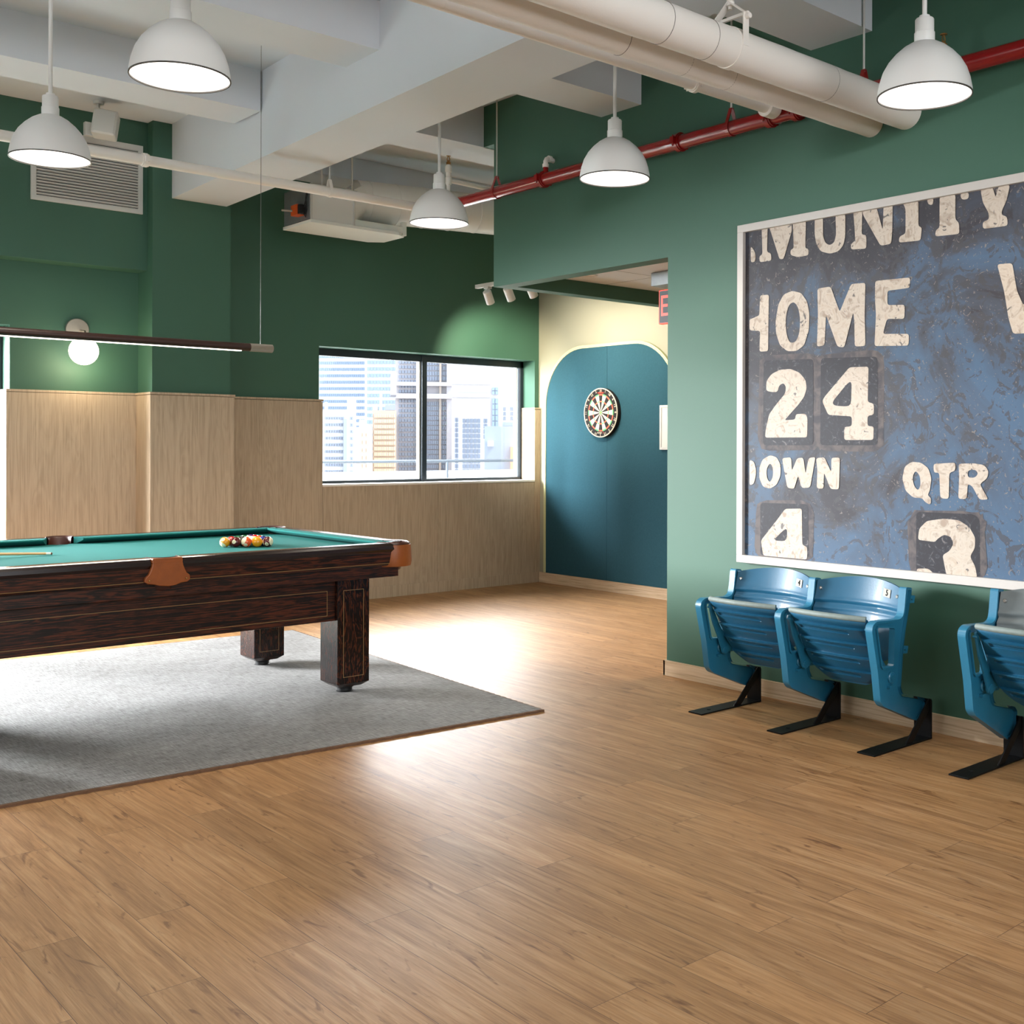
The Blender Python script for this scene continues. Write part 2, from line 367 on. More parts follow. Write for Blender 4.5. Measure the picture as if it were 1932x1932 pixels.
XZ = lambda a, b, d: (a, d, b)
YZ = lambda a, b, d: (d, a, b)
XY = lambda a, b, d: (a, b, d)
LETTERS=[[[(3913,2412),(3889,2384),(3879,2363),(3881,2324),(3912,2323)]],[[(3789,2504),(3641,2503),(3636,2458),(3690,2315),(3717,2317)]],[[(3838,2499),(3797,2501),(3801,2365),(3774,2356),(3771,2317),(3851,2317),(3853,2350),(3832,2357)]],[[(3631,2501),(3546,2496),(3550,2353),(3531,2349),(3529,2315),(3596,2313),(3645,2330),(3645,2357),(3624,2362)]],[[(3491,2500),(3440,2498),(3439,2400),(3425,2364),(3397,2348),(3370,2360),(3359,2397),(3363,2496),(3304,2495),(3304,2382),(3315,2338),(3347,2311),(3397,2306),(3453,2325),(3481,2367),(3491,2415)]],[[(3257,2499),(3204,2494),(3208,2376),(3182,2372),(3180,2342),(3181,2304),(3270,2311),(3270,2339),(3245,2351),(3248,2404)]],[[(3206,2499),(3121,2493),(3087,2381),(3083,2498),(3032,2496),(3034,2374),(3040,2309),(3099,2307),(3199,2471)]],[[(2978,2500),(2892,2493),(2892,2372),(2873,2365),(2880,2304),(2998,2309),(2994,2339),(2961,2346),(2961,2464)]],[[(2781,2493),(2700,2493),(2701,2376),(2682,2359),(2680,2307),(2804,2312),(2800,2341),(2781,2349)]],[[(2677,2490),(2632,2489),(2635,2459),(2669,2461)]],[[(2848,2493),(2812,2494),(2816,2460),(2840,2467)]],[[(2576,2494),(2518,2494),(2503,2444),(2489,2494),(2435,2490),(2453,2419),(2474,2382),(2474,2362),(2449,2352),(2445,2311),(2564,2313),(2565,2345),(2535,2351),(2535,2378),(2565,2434)]],[[(3920,2000),(3920,2017),(3867,2029),(3852,2036),(3847,2140),(3787,2138),(3790,1998),(3792,1838),(3851,1839),(3846,1950),(3919,1958)]],[[(3635,2143),(3576,2126),(3538,2079),(3523,2015),(3526,1930),(3556,1854),(3604,1828),(3663,1830),(3713,1865),(3739,1930),(3742,1994),(3724,2080),(3689,2129)],[(3625,2087),(3595,2057),(3581,1997),(3585,1919),(3609,1874),(3649,1872),(3672,1925),(3676,2005),(3659,2067)]],[[(3473,2138),(3392,2140),(3336,2007),(3269,2140),(3185,2137),(3189,1979),(3184,1827),(3246,1828),(3249,1954),(3255,2000),(3309,1827),(3349,1834),(3419,1999),(3428,1846),(3475,1842),(3469,2003)]],[[(3129,2140),(2936,2136),(2937,2087),(3060,2085),(3060,2016),(2964,2009),(2966,1942),(3062,1950),(3085,1879),(2941,1869),(2943,1813),(3132,1823),(3124,1974),(3130,2055)]],[[(2495,2146),(2424,2143),(2402,2019),(2371,1950),(2333,2019),(2316,2142),(2255,2141),(2295,1976),(2343,1829),(2419,1831),(2441,1903),(2462,2025)]],[[(3804,1629),(3802,1681),(3768,1716),(3713,1736),(3643,1737),(3585,1715),(3546,1675),(3539,1632),(3555,1589),(3594,1547),(3638,1509),(3682,1470),(3611,1473),(3608,1501),(3545,1502),(3533,1478),(3535,1380),(3811,1380),(3805,1428),(3783,1504),(3732,1559),(3678,1609),(3671,1644),(3688,1666),(3718,1654),(3728,1620),(3763,1620)]],[[(3277,1727),(3166,1725),(3170,1551),(3135,1543),(3135,1488),(3170,1485),(3171,1444),(3165,1433),(3135,1432),(3137,1366),(3307,1366),(3307,1431),(3262,1434),(3262,1483),(3404,1493),(3441,1563),(3427,1585)],[(3285,1652),(3263,1655),(3267,1532),(3367,1538),(3381,1557)]],[[(3917,1262),(3885,1250),(3870,1202),(3875,1169),(3887,1132),(3916,1123)]],[[(3777,1287),(3731,1276),(3706,1236),(3706,1181),(3731,1132),(3776,1109),(3823,1118),(3849,1161),(3849,1218),(3828,1263)],[(3777,1247),(3756,1220),(3756,1172),(3777,1141),(3797,1163),(3802,1211)]],[[(3696,1272),(3637,1277),(3632,1206),(3598,1273),(3559,1276),(3544,1192),(3525,1274),(3482,1280),(3515,1123),(3568,1119),(3592,1183),(3617,1113),(3661,1117),(3686,1221)]],[[(3478,1274),(3426,1279),(3384,1203),(3384,1277),(3332,1278),(3338,1119),(3388,1119),(3429,1202),(3432,1119),(3474,1120),(3470,1216)]],[[(2925,1262),(2876,1259),(2836,1234),(2819,1185),(2828,1128),(2840,1107),(2820,1093),(2824,1061),(2852,1074),(2868,1092),(2916,1093),(2957,1124),(2975,1182),(2962,1239)],[(2904,1222),(2880,1198),(2876,1155),(2888,1126),(2912,1147),(2921,1190)]],[[(2809,1254),(2696,1261),(2697,1223),(2727,1215),(2730,1093),(2773,1095),(2779,1214),(2807,1212)]],[[(2681,1256),(2606,1259),(2554,1252),(2533,1226),(2539,1192),(2576,1167),(2554,1130),(2533,1098),(2576,1095),(2613,1156),(2635,1165),(2639,1096),(2682,1095),(2677,1195)],[(2635,1227),(2598,1231),(2583,1214),(2598,1194),(2635,1193)]],[[(3675,1007),(3568,1013),(3564,825),(3533,819),(3533,753),(3821,752),(3837,831),(3730,945)],[(3675,904),(3660,897),(3665,838),(3755,836)]],[[(2890,895),(2883,948),(2843,986),(2757,1001),(2680,998),(2627,970),(2597,923),(2599,875),(2623,836),(2597,793),(2586,740),(2741,743),(2756,809),(2760,833),(2726,853),(2704,889),(2718,919),(2753,928),(2788,905),(2800,890)]],[[(2895,759),(2835,764),(2803,741),(2895,741)]]]
TILES=[[(3823,1790),(3498,1781),(3497,1340),(3825,1339)],[(3451,1782),(3115,1771),(3113,1340),(3454,1340)],[(3843,1032),(3529,1037),(3523,757),(3842,753)],[(2900,1026),(2605,1029),(2575,1007),(2574,741),(2899,740)]]
# ================================================================== SETTING
CZ = 3.71
def sbox(name, boxes, material, smooth=None):
    mb = MB()
    for b in boxes: mb.box(*b)
    return struct(mb.build(name, material))
sbox('floor', [((-3.8, -2.7, -.1), (7.2, 8.8, 0))], 'oak_planks')
sbox('ceiling', [((-3.8, -2.7, CZ), (7.2, 8.8, CZ+.15))], 'ceiling_white')
# downstand beams of the ceiling
mb = MB()
mb.prism([(3.131-.029*6.4, -2.6), (3.566-.025*6.4, -2.6), (3.68, 8.30), (3.26, 8.30)], XY, 3.16, CZ+.02)
for y0, y1, z0, x0, x1 in ((3.70, 4.07, 3.45, -3.7, 3.2), (5.23, 5.60, 3.45, -3.7, 3.2), (6.70, 7.08, 3.45, -3.7, 3.2), (2.2, 2.57, 3.45, -3.7, 3.2),
                       (3.17, 3.54, 3.375, 3.5, 4.72), (4.785, 5.14, 3.375, 3.5, 4.72), (6.36, 6.74, 3.426, 3.6, 7.02), (1.57, 1.94, 3.375, 3.4, 4.72)):
    mb.box((x0, y0, z0), (x1, y1, CZ+.01))
mb.box((4.30, 8.22, 3.53), (7.02, 8.56, CZ+.01))
struct(mb.build('ceiling_beams', 'ceiling_white'))
# back wall with the two openings, its pier and its soffit
WB = 8.555
W1 = (4.615, 6.949, 1.0, 2.17); W2 = (-.4, 2.235, .12, 2.17)
mb = MB()
T = .26
mb.box((-3.8, WB, -.05), (W2[0], WB+T, CZ)); mb.box((W2[0], WB, -.05), (W2[1], WB+T, W2[2])); mb.box((W2[0], WB, W2[3]), (W2[1], WB+T, CZ))
mb.box((W2[1], WB, -.05), (W1[0], WB+T, CZ)); mb.box((W1[0], WB, -.05), (W1[1], WB+T, W1[2]-.02)); mb.box((W1[0], WB, W1[3]), (W1[1], WB+T, CZ)); mb.box((W1[1], WB, -.05), (7.2, WB+T, CZ))
struct(mb.build('wall_back', 'green_paint'))
sbox('wall_pier', [((3.117, 8.275, 0), (3.712, 8.56, CZ))], 'green_paint')
sbox('wall_soffit', [((-3.7, 8.373, 2.62), (3.116, 8.56, CZ))], 'green_paint')
# right wall: near part, header over the opening, return beam, end wall with the dartboard
sbox('wall_right', [((4.70, -2.7, 0), (4.82, 4.56, CZ)), ((4.70, 4.56, 2.434), (4.82, 6.24, CZ)), ((4.70, 6.24, 3.426), (4.82, 6.37, CZ))], 'green_paint')
sbox('wall_header', [((4.82, 6.13, 2.434), (7.0, 6.24, CZ))], 'green_paint')
sbox('wall_dart', [((7.0, 2.4, 0), (7.2, 8.82, CZ))], 'green_paint_lit')
sbox('wall_alcove', [((4.82, 2.4, 0), (7.0, 2.5, 2.6))], 'green_paint_lit')
mb = MB(); mb.box((4.82, 2.4, 2.535), (7.0, 6.13, 2.62), 'ceiling_white')
for y in (3.2, 4.4, 5.6): mb.box((4.82, y-.002, 2.5345), (7.0, y+.002, 2.536), 'dark_gap')
for x in (5.66, 6.30): mb.box((x-.002, 2.5, 2.5345), (x+.002, 6.13, 2.536), 'dark_gap')
struct(mb.build('ceiling_alcove'))
# left and rear walls (outside the picture) with a left window and a rear opening added for the fill light
sbox('wall_left', [((-3.8, -2.7, 0), (-3.6, 8.8, .8)), ((-3.8, -2.7, 3.1), (-3.6, 8.8, CZ)), ((-3.8, -2.7, .8), (-3.6, 1.6, 3.1)), ((-3.8, 6.8, .8), (-3.6, 8.8, 3.1))], 'green_paint')
sbox('wall_front', [((-3.8, -2.7, 0), (4.7, -2.5, 1.3)), ((-3.8, -2.7, 3.3), (4.7, -2.5, CZ)), ((-3.8, -2.7, 1.3), (-1.6, -2.5, 3.3)), ((3.6, -2.7, 1.3), (4.7, -2.5, 3.3))], 'green_paint')

# wainscot
ZW = 1.70
def panel(name, boxes):
    mb = MB()
    for b in boxes: mb.box(*b)
    return struct(mb.build(name, 'oak_veneer', bevel=.0015))
panel('trim_1', [((W2[1]-.028, 8.53, 0), (3.095, WB, ZW)), ((W2[1]-.028, 8.53, ZW+.003), (3.092, WB, ZW+.02)), ((W2[1]-.028, WB, W2[2]), (W2[1], WB+.18, ZW+.02))])
panel('trim_2', [((3.095, 8.25, 0), (3.735, 8.275, ZW)), ((3.095, 8.275, 0), (3.117, 8.555, ZW)), ((3.712, 8.275, 0), (3.735, 8.555, ZW)),
                 ((3.09, 8.242, ZW+.003), (3.740, 8.275, ZW+.02)), ((3.09, 8.275, ZW+.003), (3.117, 8.555, ZW+.02)), ((3.712, 8.275, ZW+.003), (3.740, 8.555, ZW+.02))])
panel('trim_3', [((3.735, 8.53, 0), (4.638, WB, ZW)), ((3.738, 8.524, ZW+.003), (4.642, WB, ZW+.02)), ((4.615, WB, 1.0), (4.638, WB+.18, ZW+.02))])
panel('trim_4', [((4.640, 8.53, 0), (5.80, WB, .985)), ((5.802, 8.53, 0), (6.93, WB, .985))])
panel('trim_5', [((6.932, 8.53, 0), (7.0, WB, ZW-.01)), ((6.925, 8.524, ZW-.007), (7.0, WB, ZW+.01)), ((6.93, WB, 1.0), (6.949, WB+.19, ZW+.01))])
mb = MB().box((4.638, 8.524, .985), (6.93, 8.745, 1.003)); struct(mb.build('trim_6', 'sill_wood_lit', bevel=.002))
mb = MB().box((3.735, 8.524, 0), (6.99, 8.532, .10)); struct(mb.build('baseboard_back', 'oak_veneer'))
mb = MB().box((4.684, -2.5, 0), (4.70, 4.575, .088)).box((4.684, 4.56, 0), (4.83, 4.576, .088)); struct(mb.build('baseboard_right', 'oak_base_y', bevel=.0015))
mb = MB().box((6.985, 2.5, 0), (7.0, 8.53, .10)); struct(mb.build('baseboard_dart', 'oak_base_y', bevel=.0015))

# windows: frame with its panes
def window(name, x0, x1, z0, z1, mull, y=8.735):
    w = MB(); fw, d = .05, .07
    w.box((x0, y, z0), (x0+fw*.7, y+d, z1)).box((x1-fw*.7, y, z0), (x1, y+d, z1)).box((x0, y, z1-fw*1.25), (x1, y+d, z1)).box((x0, y, z0), (x1, y+d, z0+.028))
    for mx in mull: w.box((mx-.027, y-.012, z0), (mx+.027, y+d, z1))
    fr = struct(w.build(name, 'window_metal', bevel=.002))
    xs = [x0+fw*.7] + list(mull) + [x1-fw*.7]
    for a, b in zip(xs[:-1], xs[1:]):
        MB().box((a+.02, y+.03, z0+.02), (b-.02, y+.036, z1-.05)).build('pane', 'window_glass', fr)
        MB().box((b-.047, y+.005, z0+.028), (b-.035, y+.05, z1-.06)).build('glazing_bead', 'white_metal', fr)
window('window_1', W1[0], W1[1], W1[2], W1[3], [5.779])
window('window_2', W2[0], W2[1], W2[2], W2[3], [.92])

# ================================================================== OUTSIDE
mb = MB().box((-8, WB+.3, -.12), (16, 13.2, .02)); struct(mb.build('terrace_slab', 'concrete_pale'))
mb = MB().box((-8, 13.0, 0), (16, 13.35, .93)).box((-8, 12.95, .93), (16, 13.4, .98)); struct(mb.build('terrace_parapet', 'concrete_pale'))
t = empty('terrace_railing', (6, 12.6, .02), 'grey metal pipe railing along the terrace outside the window', 'railing')
MB().tube([(-8, 12.6, 1.13), (16, 12.6, 1.13)], .021, 12).build('top_rail', 'rail_metal', t, smooth=40)
for x in (-2.4, .1, 2.6, 5.06+.0, 7.55, 9.6, 12.1):
    MB().tube([(x+.9*0+1.16, 12.6, .0), (x+1.16, 12.6, 1.13)], .02, 10).build('post', 'rail_metal', t, smooth=40)
for k, z in enumerate((.70, .42)):
    MB().tube([(-8, 12.6, z), (16, 12.6, z)], .012, 8).build('lower_rail', 'rail_metal', t, smooth=40)
mat('bld_white', (236, 238, 242), .8); mat('bld_cream', (216, 204, 188), .8); mat('bld_tan', (176, 164, 154), .8); mat('bld_grey', (186, 184, 190), .7)
mat('bld_slate', (152, 162, 178), .8); mat('bld_win_blue', (150, 170, 196), .3, spec=.3); mat('bld_win_dark', (142, 152, 170), .3, spec=.3)
mat('bld_win_warm', (232, 206, 172), .5); mat('bld_orange', (226, 160, 128), .8); mat('city_ground', (150, 150, 150), .9); mat('bld_mullion', (224, 226, 230), .7)
def wp(u, v, y):
    d = _fw + CR*((u-PX)/F_PX) - CU*((v-PY)/F_PX); t_ = y/d.y; return Vector((0, 0, HC)) + d*t_
ZG = -35.0
struct(MB().box((-150, 13.5, ZG-.2), (320, 240, ZG)).build('ground_city', 'city_ground'))
def building(label, u0, u1, vtop, D, depth, wall, bands=(), win='bld_win_blue', extras=(), **kw):
    """a block standing D metres away, square to the line of sight; bands: (v_top, v_bottom, u_a, u_b, panes)."""
    um = (u0+u1)/2; dc = _fw + CR*((um-PX)/F_PX); dc.z = 0; dc.normalize(); lat = Vector((dc.y, -dc.x, 0))
    def P(u, v, dist):
        d = _fw + CR*((u-PX)/F_PX) - CU*((v-PY)/F_PX); q = d*(dist/d.dot(dc)); return q.dot(lat), HC+q.z
    def blk(mb, ua, va, ub, vb, dist, dd, ground=False):
        a, zt = P(ua, va, dist); b, _ = P(ub, va, dist); _, zb = P((ua+ub)/2, vb, dist)
        if ground: zb = ZG
        return mb.obox(dc*(dist+dd/2)+lat*((a+b)/2)+Vector((0, 0, (zt+zb)/2)), lat*abs(b-a)/2, dc*dd/2, (0, 0, abs(zt-zb)/2))
    c = dc*(D+depth/2)+lat*((P(u0, vtop, D)[0]+P(u1, vtop, D)[0])/2); c.z = ZG
    r = empty('office_building', c, label, 'building')
    blk(MB(), u0, vtop, u1, 900, D, depth, True).build('facade', wall, r)
    for (v0, v1, ua, ub, n) in bands:
        mb = MB(); st = (ub-ua)/n
        for k in range(n): blk(mb, ua+st*(k+.1), v0, ua+st*(k+.9), v1, D-.12, .2)
        mb.build('window_band', win, r)
    for (ua, va, ub, vb, yy, dd, mname, pname) in extras: blk(MB(), ua, va, ub, vb, yy, dd).build(pname, mname, r)
    return r
def bands(v0, v1, n, ua, ub, panes, fill=.5):
    st = (v1-v0)/n; return [(v0+i*st, v0+i*st+st*fill, ua, ub, panes) for i in range(n)]
building('tall white tower with long rows of blue windows, upper left in the window', 596, 690, 560, 150, 30, 'bld_white', bands(585, 900, 26, 602, 688, 22, .45))
building('tall white tower with broad blue ribbon windows beside the grey glass block', 690, 752, 560, 140, 30, 'bld_white', bands(580, 880, 24, 692, 748, 9, .55))
building('low white block with dark square windows, lower left in the window', 600, 655, 776, 60, 14, 'bld_white', bands(786, 900, 9, 612, 650, 8, .42), 'bld_win_dark',
         [(612, 758, 618, 776, 62, 4, 'bld_slate', 'roof_tank'), (648, 790, 655, 900, 59.6, 1, 'bld_slate', 'side_shaft')])
building('plain white block with one column of small windows', 655, 672, 750, 70, 14, 'bld_white', bands(786, 900, 9, 659, 667, 2, .5), 'bld_win_dark')
building('narrow cream tower with a stepped top', 672, 702, 806, 75, 14, 'bld_cream', bands(816, 890, 5, 676, 698, 3, .5), 'bld_win_warm',
         [(678, 792, 690, 806, 76, 6, 'bld_white', 'roof_block'), (692, 800, 701, 806, 76, 6, 'bld_slate', 'roof_hut')])
building('tan office block with stacked warm windows and plant on the roof', 703, 748, 774, 85, 20, 'bld_tan', bands(781, 895, 11, 706, 746, 12, .62), 'bld_win_warm',
         [(716, 740, 721, 774, 86, 3, 'bld_grey', 'roof_mast'), (727, 763, 746, 774, 86, 6, 'bld_slate', 'roof_plant'), (737, 705, 748, 745, 88, 4, 'bld_grey', 'lift_tower'), (703, 766, 713, 774, 86, 5, 'bld_grey', 'roof_wall')])
gb = bands(662, 900, 26, 752, 786, 6, .62)
building('large grey glass block rising out of view, left half behind the mullion', 746, 853, 590, 97, 14, 'bld_grey', gb + bands(662, 720, 6, 800, 850, 10, .8) + bands(758, 895, 15, 804, 850, 12, .8), 'bld_win_dark',
         [(746, 720, 853, 728, 96.4, .5, 'bld_grey', 'stone_band'), (746, 742, 853, 752, 96.4, .5, 'bld_grey', 'stone_band'), (786, 640, 791, 900, 96.5, .4, 'bld_tan', 'pier'), (829, 640, 833, 900, 96.5, .4, 'bld_tan', 'pier'), (843, 640, 853, 900, 96.5, .4, 'bld_grey', 'pier')])
building('pale glass wing with a grid of blue-grey windows in the middle pane', 853, 927, 590, 123, 10, 'bld_white', bands(788, 895, 11, 858, 865, 2, .8) + bands(790, 895, 11, 872, 907, 5, .8) + bands(790, 830, 4, 912, 920, 2, .8), 'bld_win_dark',
         [(853, 718, 975, 726, 122.2, .7, 'bld_grey', 'stone_band'), (853, 741, 943, 750, 122.2, .7, 'bld_grey', 'stone_band')])
building('grey stair tower with narrow blue windows to the right of the glass wing', 925, 943, 721, 90, 6, 'bld_grey', bands(731, 745, 2, 928, 940, 2, .85) + bands(752, 838, 8, 928, 940, 2, .9), 'bld_win_blue')
building('white block with pairs of small dark windows, far right in the window', 943, 992, 640, 140, 16, 'bld_white', bands(768, 795, 3, 949, 955, 2, .8) + bands(768, 795, 3, 962, 969, 2, .8), 'bld_win_dark')
building('low slate-grey block with an orange side wall at the right edge of the window', 914, 978, 804, 80, 6, 'bld_slate', (), 'bld_win_dark',
         [(948, 796, 968, 804, 80.5, 8, 'bld_slate', 'roof_block'), (963, 843, 978, 900, 79.4, 1, 'bld_orange', 'side_wall'), (920, 832, 931, 842, 79.4, 1, 'bld_white', 'roof_unit')])
# ================================================================== CEILING SERVICES
def pendant(x, y, label):
    z = 2.69; r = empty('pendant_lamp', (x, y, z), label, 'lamp', 'white dome pendant lamps')
    prof = [(.1785, 0), (.1775, .02), (.171, .055), (.158, .095), (.138, .13), (.112, .16), (.082, .186), (.055, .202), (.036, .208)]
    MB().lathe(prof + [(.034, .206), (.053, .199), (.080, .183), (.110, .157), (.135, .128), (.155, .093), (.168, .054), (.1745, .02), (.1755, 0)], (x, y, z), n=48, m='lamp_white').build('lamp_shade', None, r, smooth=50)
    MB().lathe([(.1750, -.002), (.1800, -.002), (.1800, .003), (.1750, .003), (.1750, -.002)], (x, y, z), n=48).build('rim', 'lamp_rim', r, smooth=60)
    MB().lathe([(.0001, .016), (.100, .014), (.150, .012), (.174, .012)], (x, y, z), n=40).build('diffuser', 'lamp_glow', r, smooth=60)
    MB().lathe([(.037, .204), (.039, .212), (.039, .245), (.036, .247), (.036, .296), (.033, .300), (.020, .303), (.020, .312), (.0, .312)], (x, y, z), n=28).build('socket', 'lamp_white', r, smooth=40)
    MB().tube([(x, y, z+.31), (x, y, CZ)], .0092, 14).build('stem', 'lamp_white', r, smooth=40)
    MB().lathe([(.0, -.03), (.04, -.03), (.06, -.012), (.062, 0)], (x, y, CZ), n=24).build('ceiling_canopy', 'lamp_white', r, smooth=40)
    light('pendant_light', 'SPOT', (x, y, z+.005), (x, y, 0), 32, (1, .88, .74), .12, spot=150, blend=.6)
for x, y, lab in ((1.665, 5.706, 'white dome pendant lamp on a thin stem in front of the wall vent'),
                  (1.650, 4.114, 'large white dome pendant lamp at the top left, its stem cut by the picture edge'),
                  (3.897, 5.727, 'white dome pendant lamp in front of the round duct where the red pipe begins'),
                  (3.900, 4.162, 'white dome pendant lamp in front of the middle of the red pipe'),
                  (3.857, 2.363, 'large white dome pendant lamp above the scoreboard picture beside the insulated pipes')):
    pendant(x, y, lab)

def ring(mb, c, axis, r_in, r_out, w, m=None, n=28):
    mb.lathe([(r_in, -w/2), (r_out, -w/2), (r_out, w/2), (r_in, w/2), (r_in, -w/2)], c, axis, n, m)
def coupling(parent, c, axis, r, mname, w=.045):
    mb = MB(); ring(mb, c, axis, r*.9, r*1.32, w*.55); ring(mb, c, axis, r*.9, r*1.2, w)
    a = Vector(axis); side = a.cross(Vector((0, 0, 1))).normalized()
    for sg in (-1, 1):
        p = Vector(c)+side*sg*r*1.45; mb.obox(p, a*w*.3, side*r*.28, (0, 0, r*.5)); mb.tube([p-Vector((0, 0, r*.75)), p+Vector((0, 0, r*.75))], r*.13, 8)
    return mb.build('coupling', mname, parent, smooth=40)
def hanger(parent, c, axis, r, ztop, mname='red_paint', rod='white_metal'):
    a = Vector(axis).normalized(); s_ = a.cross(Vector((0, 0, 1))).normalized(); c = Vector(c)
    loop = [c+s_*(r*1.08*math.sin(t))+Vector((0, 0, -r*1.08*math.cos(t))) for t in [R(x) for x in range(-110, 111, 20)]]
    pts = [c+Vector((0, 0, r*2.6))-s_*.006] + loop + [c+Vector((0, 0, r*2.6))+s_*.006]
    mb = MB()
    for p, q in zip(pts[:-1], pts[1:]):
        d = q-p; nrm = d.cross(a).normalized(); mb.obox((p+q)/2, d/2*1.05, a*.011, nrm*.0018)
    h = mb.build('hanger', mname, parent)
    MB().tube([c+Vector((0, 0, r*2.4)), (c.x, c.y, ztop)], .0055, 10).build('hanger_rod', rod, h, smooth=40)
    return h
def sprinkler(parent, p, up=1):
    mb = MB(); mb.lathe([(.012, 0), (.016, .004), (.016, .02), (.009, .024), (.009, .032)], p, n=14, m='brass')
    p = Vector(p)
    for s_ in (-1, 1): mb.tube([p+Vector((s_*.010, 0, .028)), p+Vector((s_*.012, 0, .045)), p+Vector((s_*.004, 0, .062))], .0028, 6, 'brass')
    mb.lathe([(.0, .062), (.015, .062), (.017, .065), (.0, .066)], p, n=14, m='brass')
    return mb.build('sprinkler_head', None, parent, smooth=40)
# red main pipe along the right wall
RX, RZ, RR = 4.61, 3.052, .041
t = empty('sprinkler_pipe', (RX, 3.9, RZ), 'glossy dark red pipe hung along the green right wall below the ceiling', 'pipe')
red = MB().tube([(RX, -2.3, RZ), (RX, 6.76, RZ)], RR, 28).build('pipe_run', 'red_paint', t, smooth=40)
for y in (5.59, 4.38, 3.73, 3.56, 1.4): coupling(t, (RX, y, RZ), (0, 1, 0), RR, 'red_paint')
for y in (6.09, 4.0, 3.155): hanger(t, (RX, y, RZ), (0, 1, 0), RR, CZ)
mb = MB().tube([(RX, 5.57, RZ+.03), (RX, 5.57, RZ+.075)], .017, 14, 'red_paint').tube([(RX, 5.57, RZ+.07), (RX, 5.57, RZ+.115), (RX+.012, 5.575, RZ+.13), (RX+.03, 5.58, RZ+.137), (4.70, 5.60, RZ+.137)], .0155, 14, 'pipe_white')
ring(mb, (RX, 5.57, RZ+.085), (0, 0, 1), .012, .021, .022, 'pipe_white'); ring(mb, (RX+.04, 5.58, RZ+.137), (1, .1, 0), .012, .021, .022, 'pipe_white')
mb.build('riser_elbow', None, t, smooth=40)
MB().tube([(RX, 6.66, RZ+.03), (RX, 6.66, RZ+.085)], .022, 14, 'red_paint').tube([(RX, 6.66, RZ+.08), (RX, 6.66, RZ+.30)], .014, 14, 'pipe_white').lathe([(.0, .15), (.02, .15), (.024, .16), (.024, .20), (.019, .205), (.019, .235), (.024, .24), (.024, .275), (.016, .29), (0, .29)], (RX, 6.66, RZ), n=16, m='pipe_white').tube([(RX, 6.66, RZ+.18), (5.4, 6.70, RZ+.18)], .016, 12, 'pipe_white').build('riser', None, t, smooth=40)
sprinkler(t, (RX, 6.66, RZ+.29))
MB().tube([(RX, 2.726, RZ+.03), (RX, 2.726, RZ+.10)], .014, 12, 'red_paint').lathe([(.012, .06), (.02, .06), (.02, .085), (.016, .10), (.0, .10)], (RX, 2.726, RZ), n=14, m='pipe_white').build('riser', None, t, smooth=40)
sprinkler(t, (RX, 2.726, RZ+.10))
# white branch pipe across the room
WY, WZ, WR = 6.72, 3.018, .031
t = empty('branch_pipe', (2.4, WY, WZ), 'thin white pipe crossing under the main ceiling beam to the red pipe', 'pipe')
MB().tube([(-3.5, WY, WZ), (RX-.046, WY, WZ)], WR, 22).build('pipe_run', 'pipe_white', t, smooth=40)
coupling(t, (2.485, WY, WZ), (1, 0, 0), WR, 'pipe_white', .04); coupling(t, (.2, WY, WZ), (1, 0, 0), WR, 'pipe_white', .04)
for x in (3.70, 1.2): hanger(t, (x, WY, WZ), (1, 0, 0), WR, CZ if x > 3.6 else CZ, 'pipe_white')
# three pipes that leave through the right wall
def ins_pipe(name, y, z, r, x1, label, seams, wr):
    t = empty(name, (2.0, y, z), label, 'pipe')
    n = 90; pts = [(-3.5+(x1+3.5)*i/n, y+random.uniform(-1, 1)*wr, z+random.uniform(-1, 1)*wr) for i in range(n+1)]
    MB().tube(pts, r, 36, radii=[r*(1+random.uniform(-.012, .012)*(wr > 0)) for _ in pts]).build('pipe_run', 'pipe_white', t, smooth=50)
    for x in seams:
        mb = MB(); ring(mb, (x, y, z), (1, 0, 0), r*.96, r*1.012, .0016, n=40); mb.build('jacket_seam', 'seam_grey' if wr else 'pipe_white', t, smooth=40)
    return t
PL, PLR = (2.974, 2.930), .079
t = ins_pipe('insulated_pipe', *PL, PLR, 4.71, 'thickest white insulated pipe with jacket seams, entering the wall behind the right pendant', (2.2, 3.02, 3.27, 4.05), .0008)
mb = MB(); xh = 3.42; y0, z0 = PL
ring(mb, (xh, y0, z0), (1, 0, 0), PLR*.98, PLR*1.04, .034, n=40)
for sg in (-1, 1): mb.obox((xh, y0+sg*(PLR*1.03), z0+.055), (.016, 0, 0), (0, .0025, 0), (0, 0, .065))
apex = Vector((xh, y0, z0+.185))
for sg in (-1, 1):
    p = Vector((xh, y0+sg*PLR*1.03, z0+.12)); d = apex-p; mb.obox((p+apex)/2, (.016, 0, 0), d/2*1.02, d.cross(Vector((1, 0, 0))).normalized()*.0025)
mb.obox((xh, y0, z0+.118), (.006, 0, 0), (0, PLR*1.2, 0), (0, 0, .006))
for sg in (-1, 1): mb.lathe([(0, -.014), (.011, -.014), (.011, .014), (0, .014)], (xh, y0+sg*PLR*1.13, z0+.105), (0, 1, 0), 12)
mb.lathe([(0, -.03), (.009, -.03), (.009, -.018), (.017, -.016), (.017, 0), (.009, .004), (.017, .008), (.017, .02), (0, .02)], apex, n=12)
h = mb.build('clevis_hanger', 'pipe_white', t, smooth=40)
MB().tube([apex, (xh, y0, CZ)], .009, 12).build('hanger_rod', 'pipe_white', h, smooth=40)
mb = MB(); mb.tube([(2.95, y0, z0+.08), (2.95, y0, CZ)], .008, 10); mb.build('hanger_rod', 'steel_wire', t, smooth=40)
ins_pipe('insulated_pipe', 3.171, 2.920, .066, 4.71, 'middle white insulated pipe running just behind the thickest one', (2.15, 3.0, 3.35, 3.62), .0008)
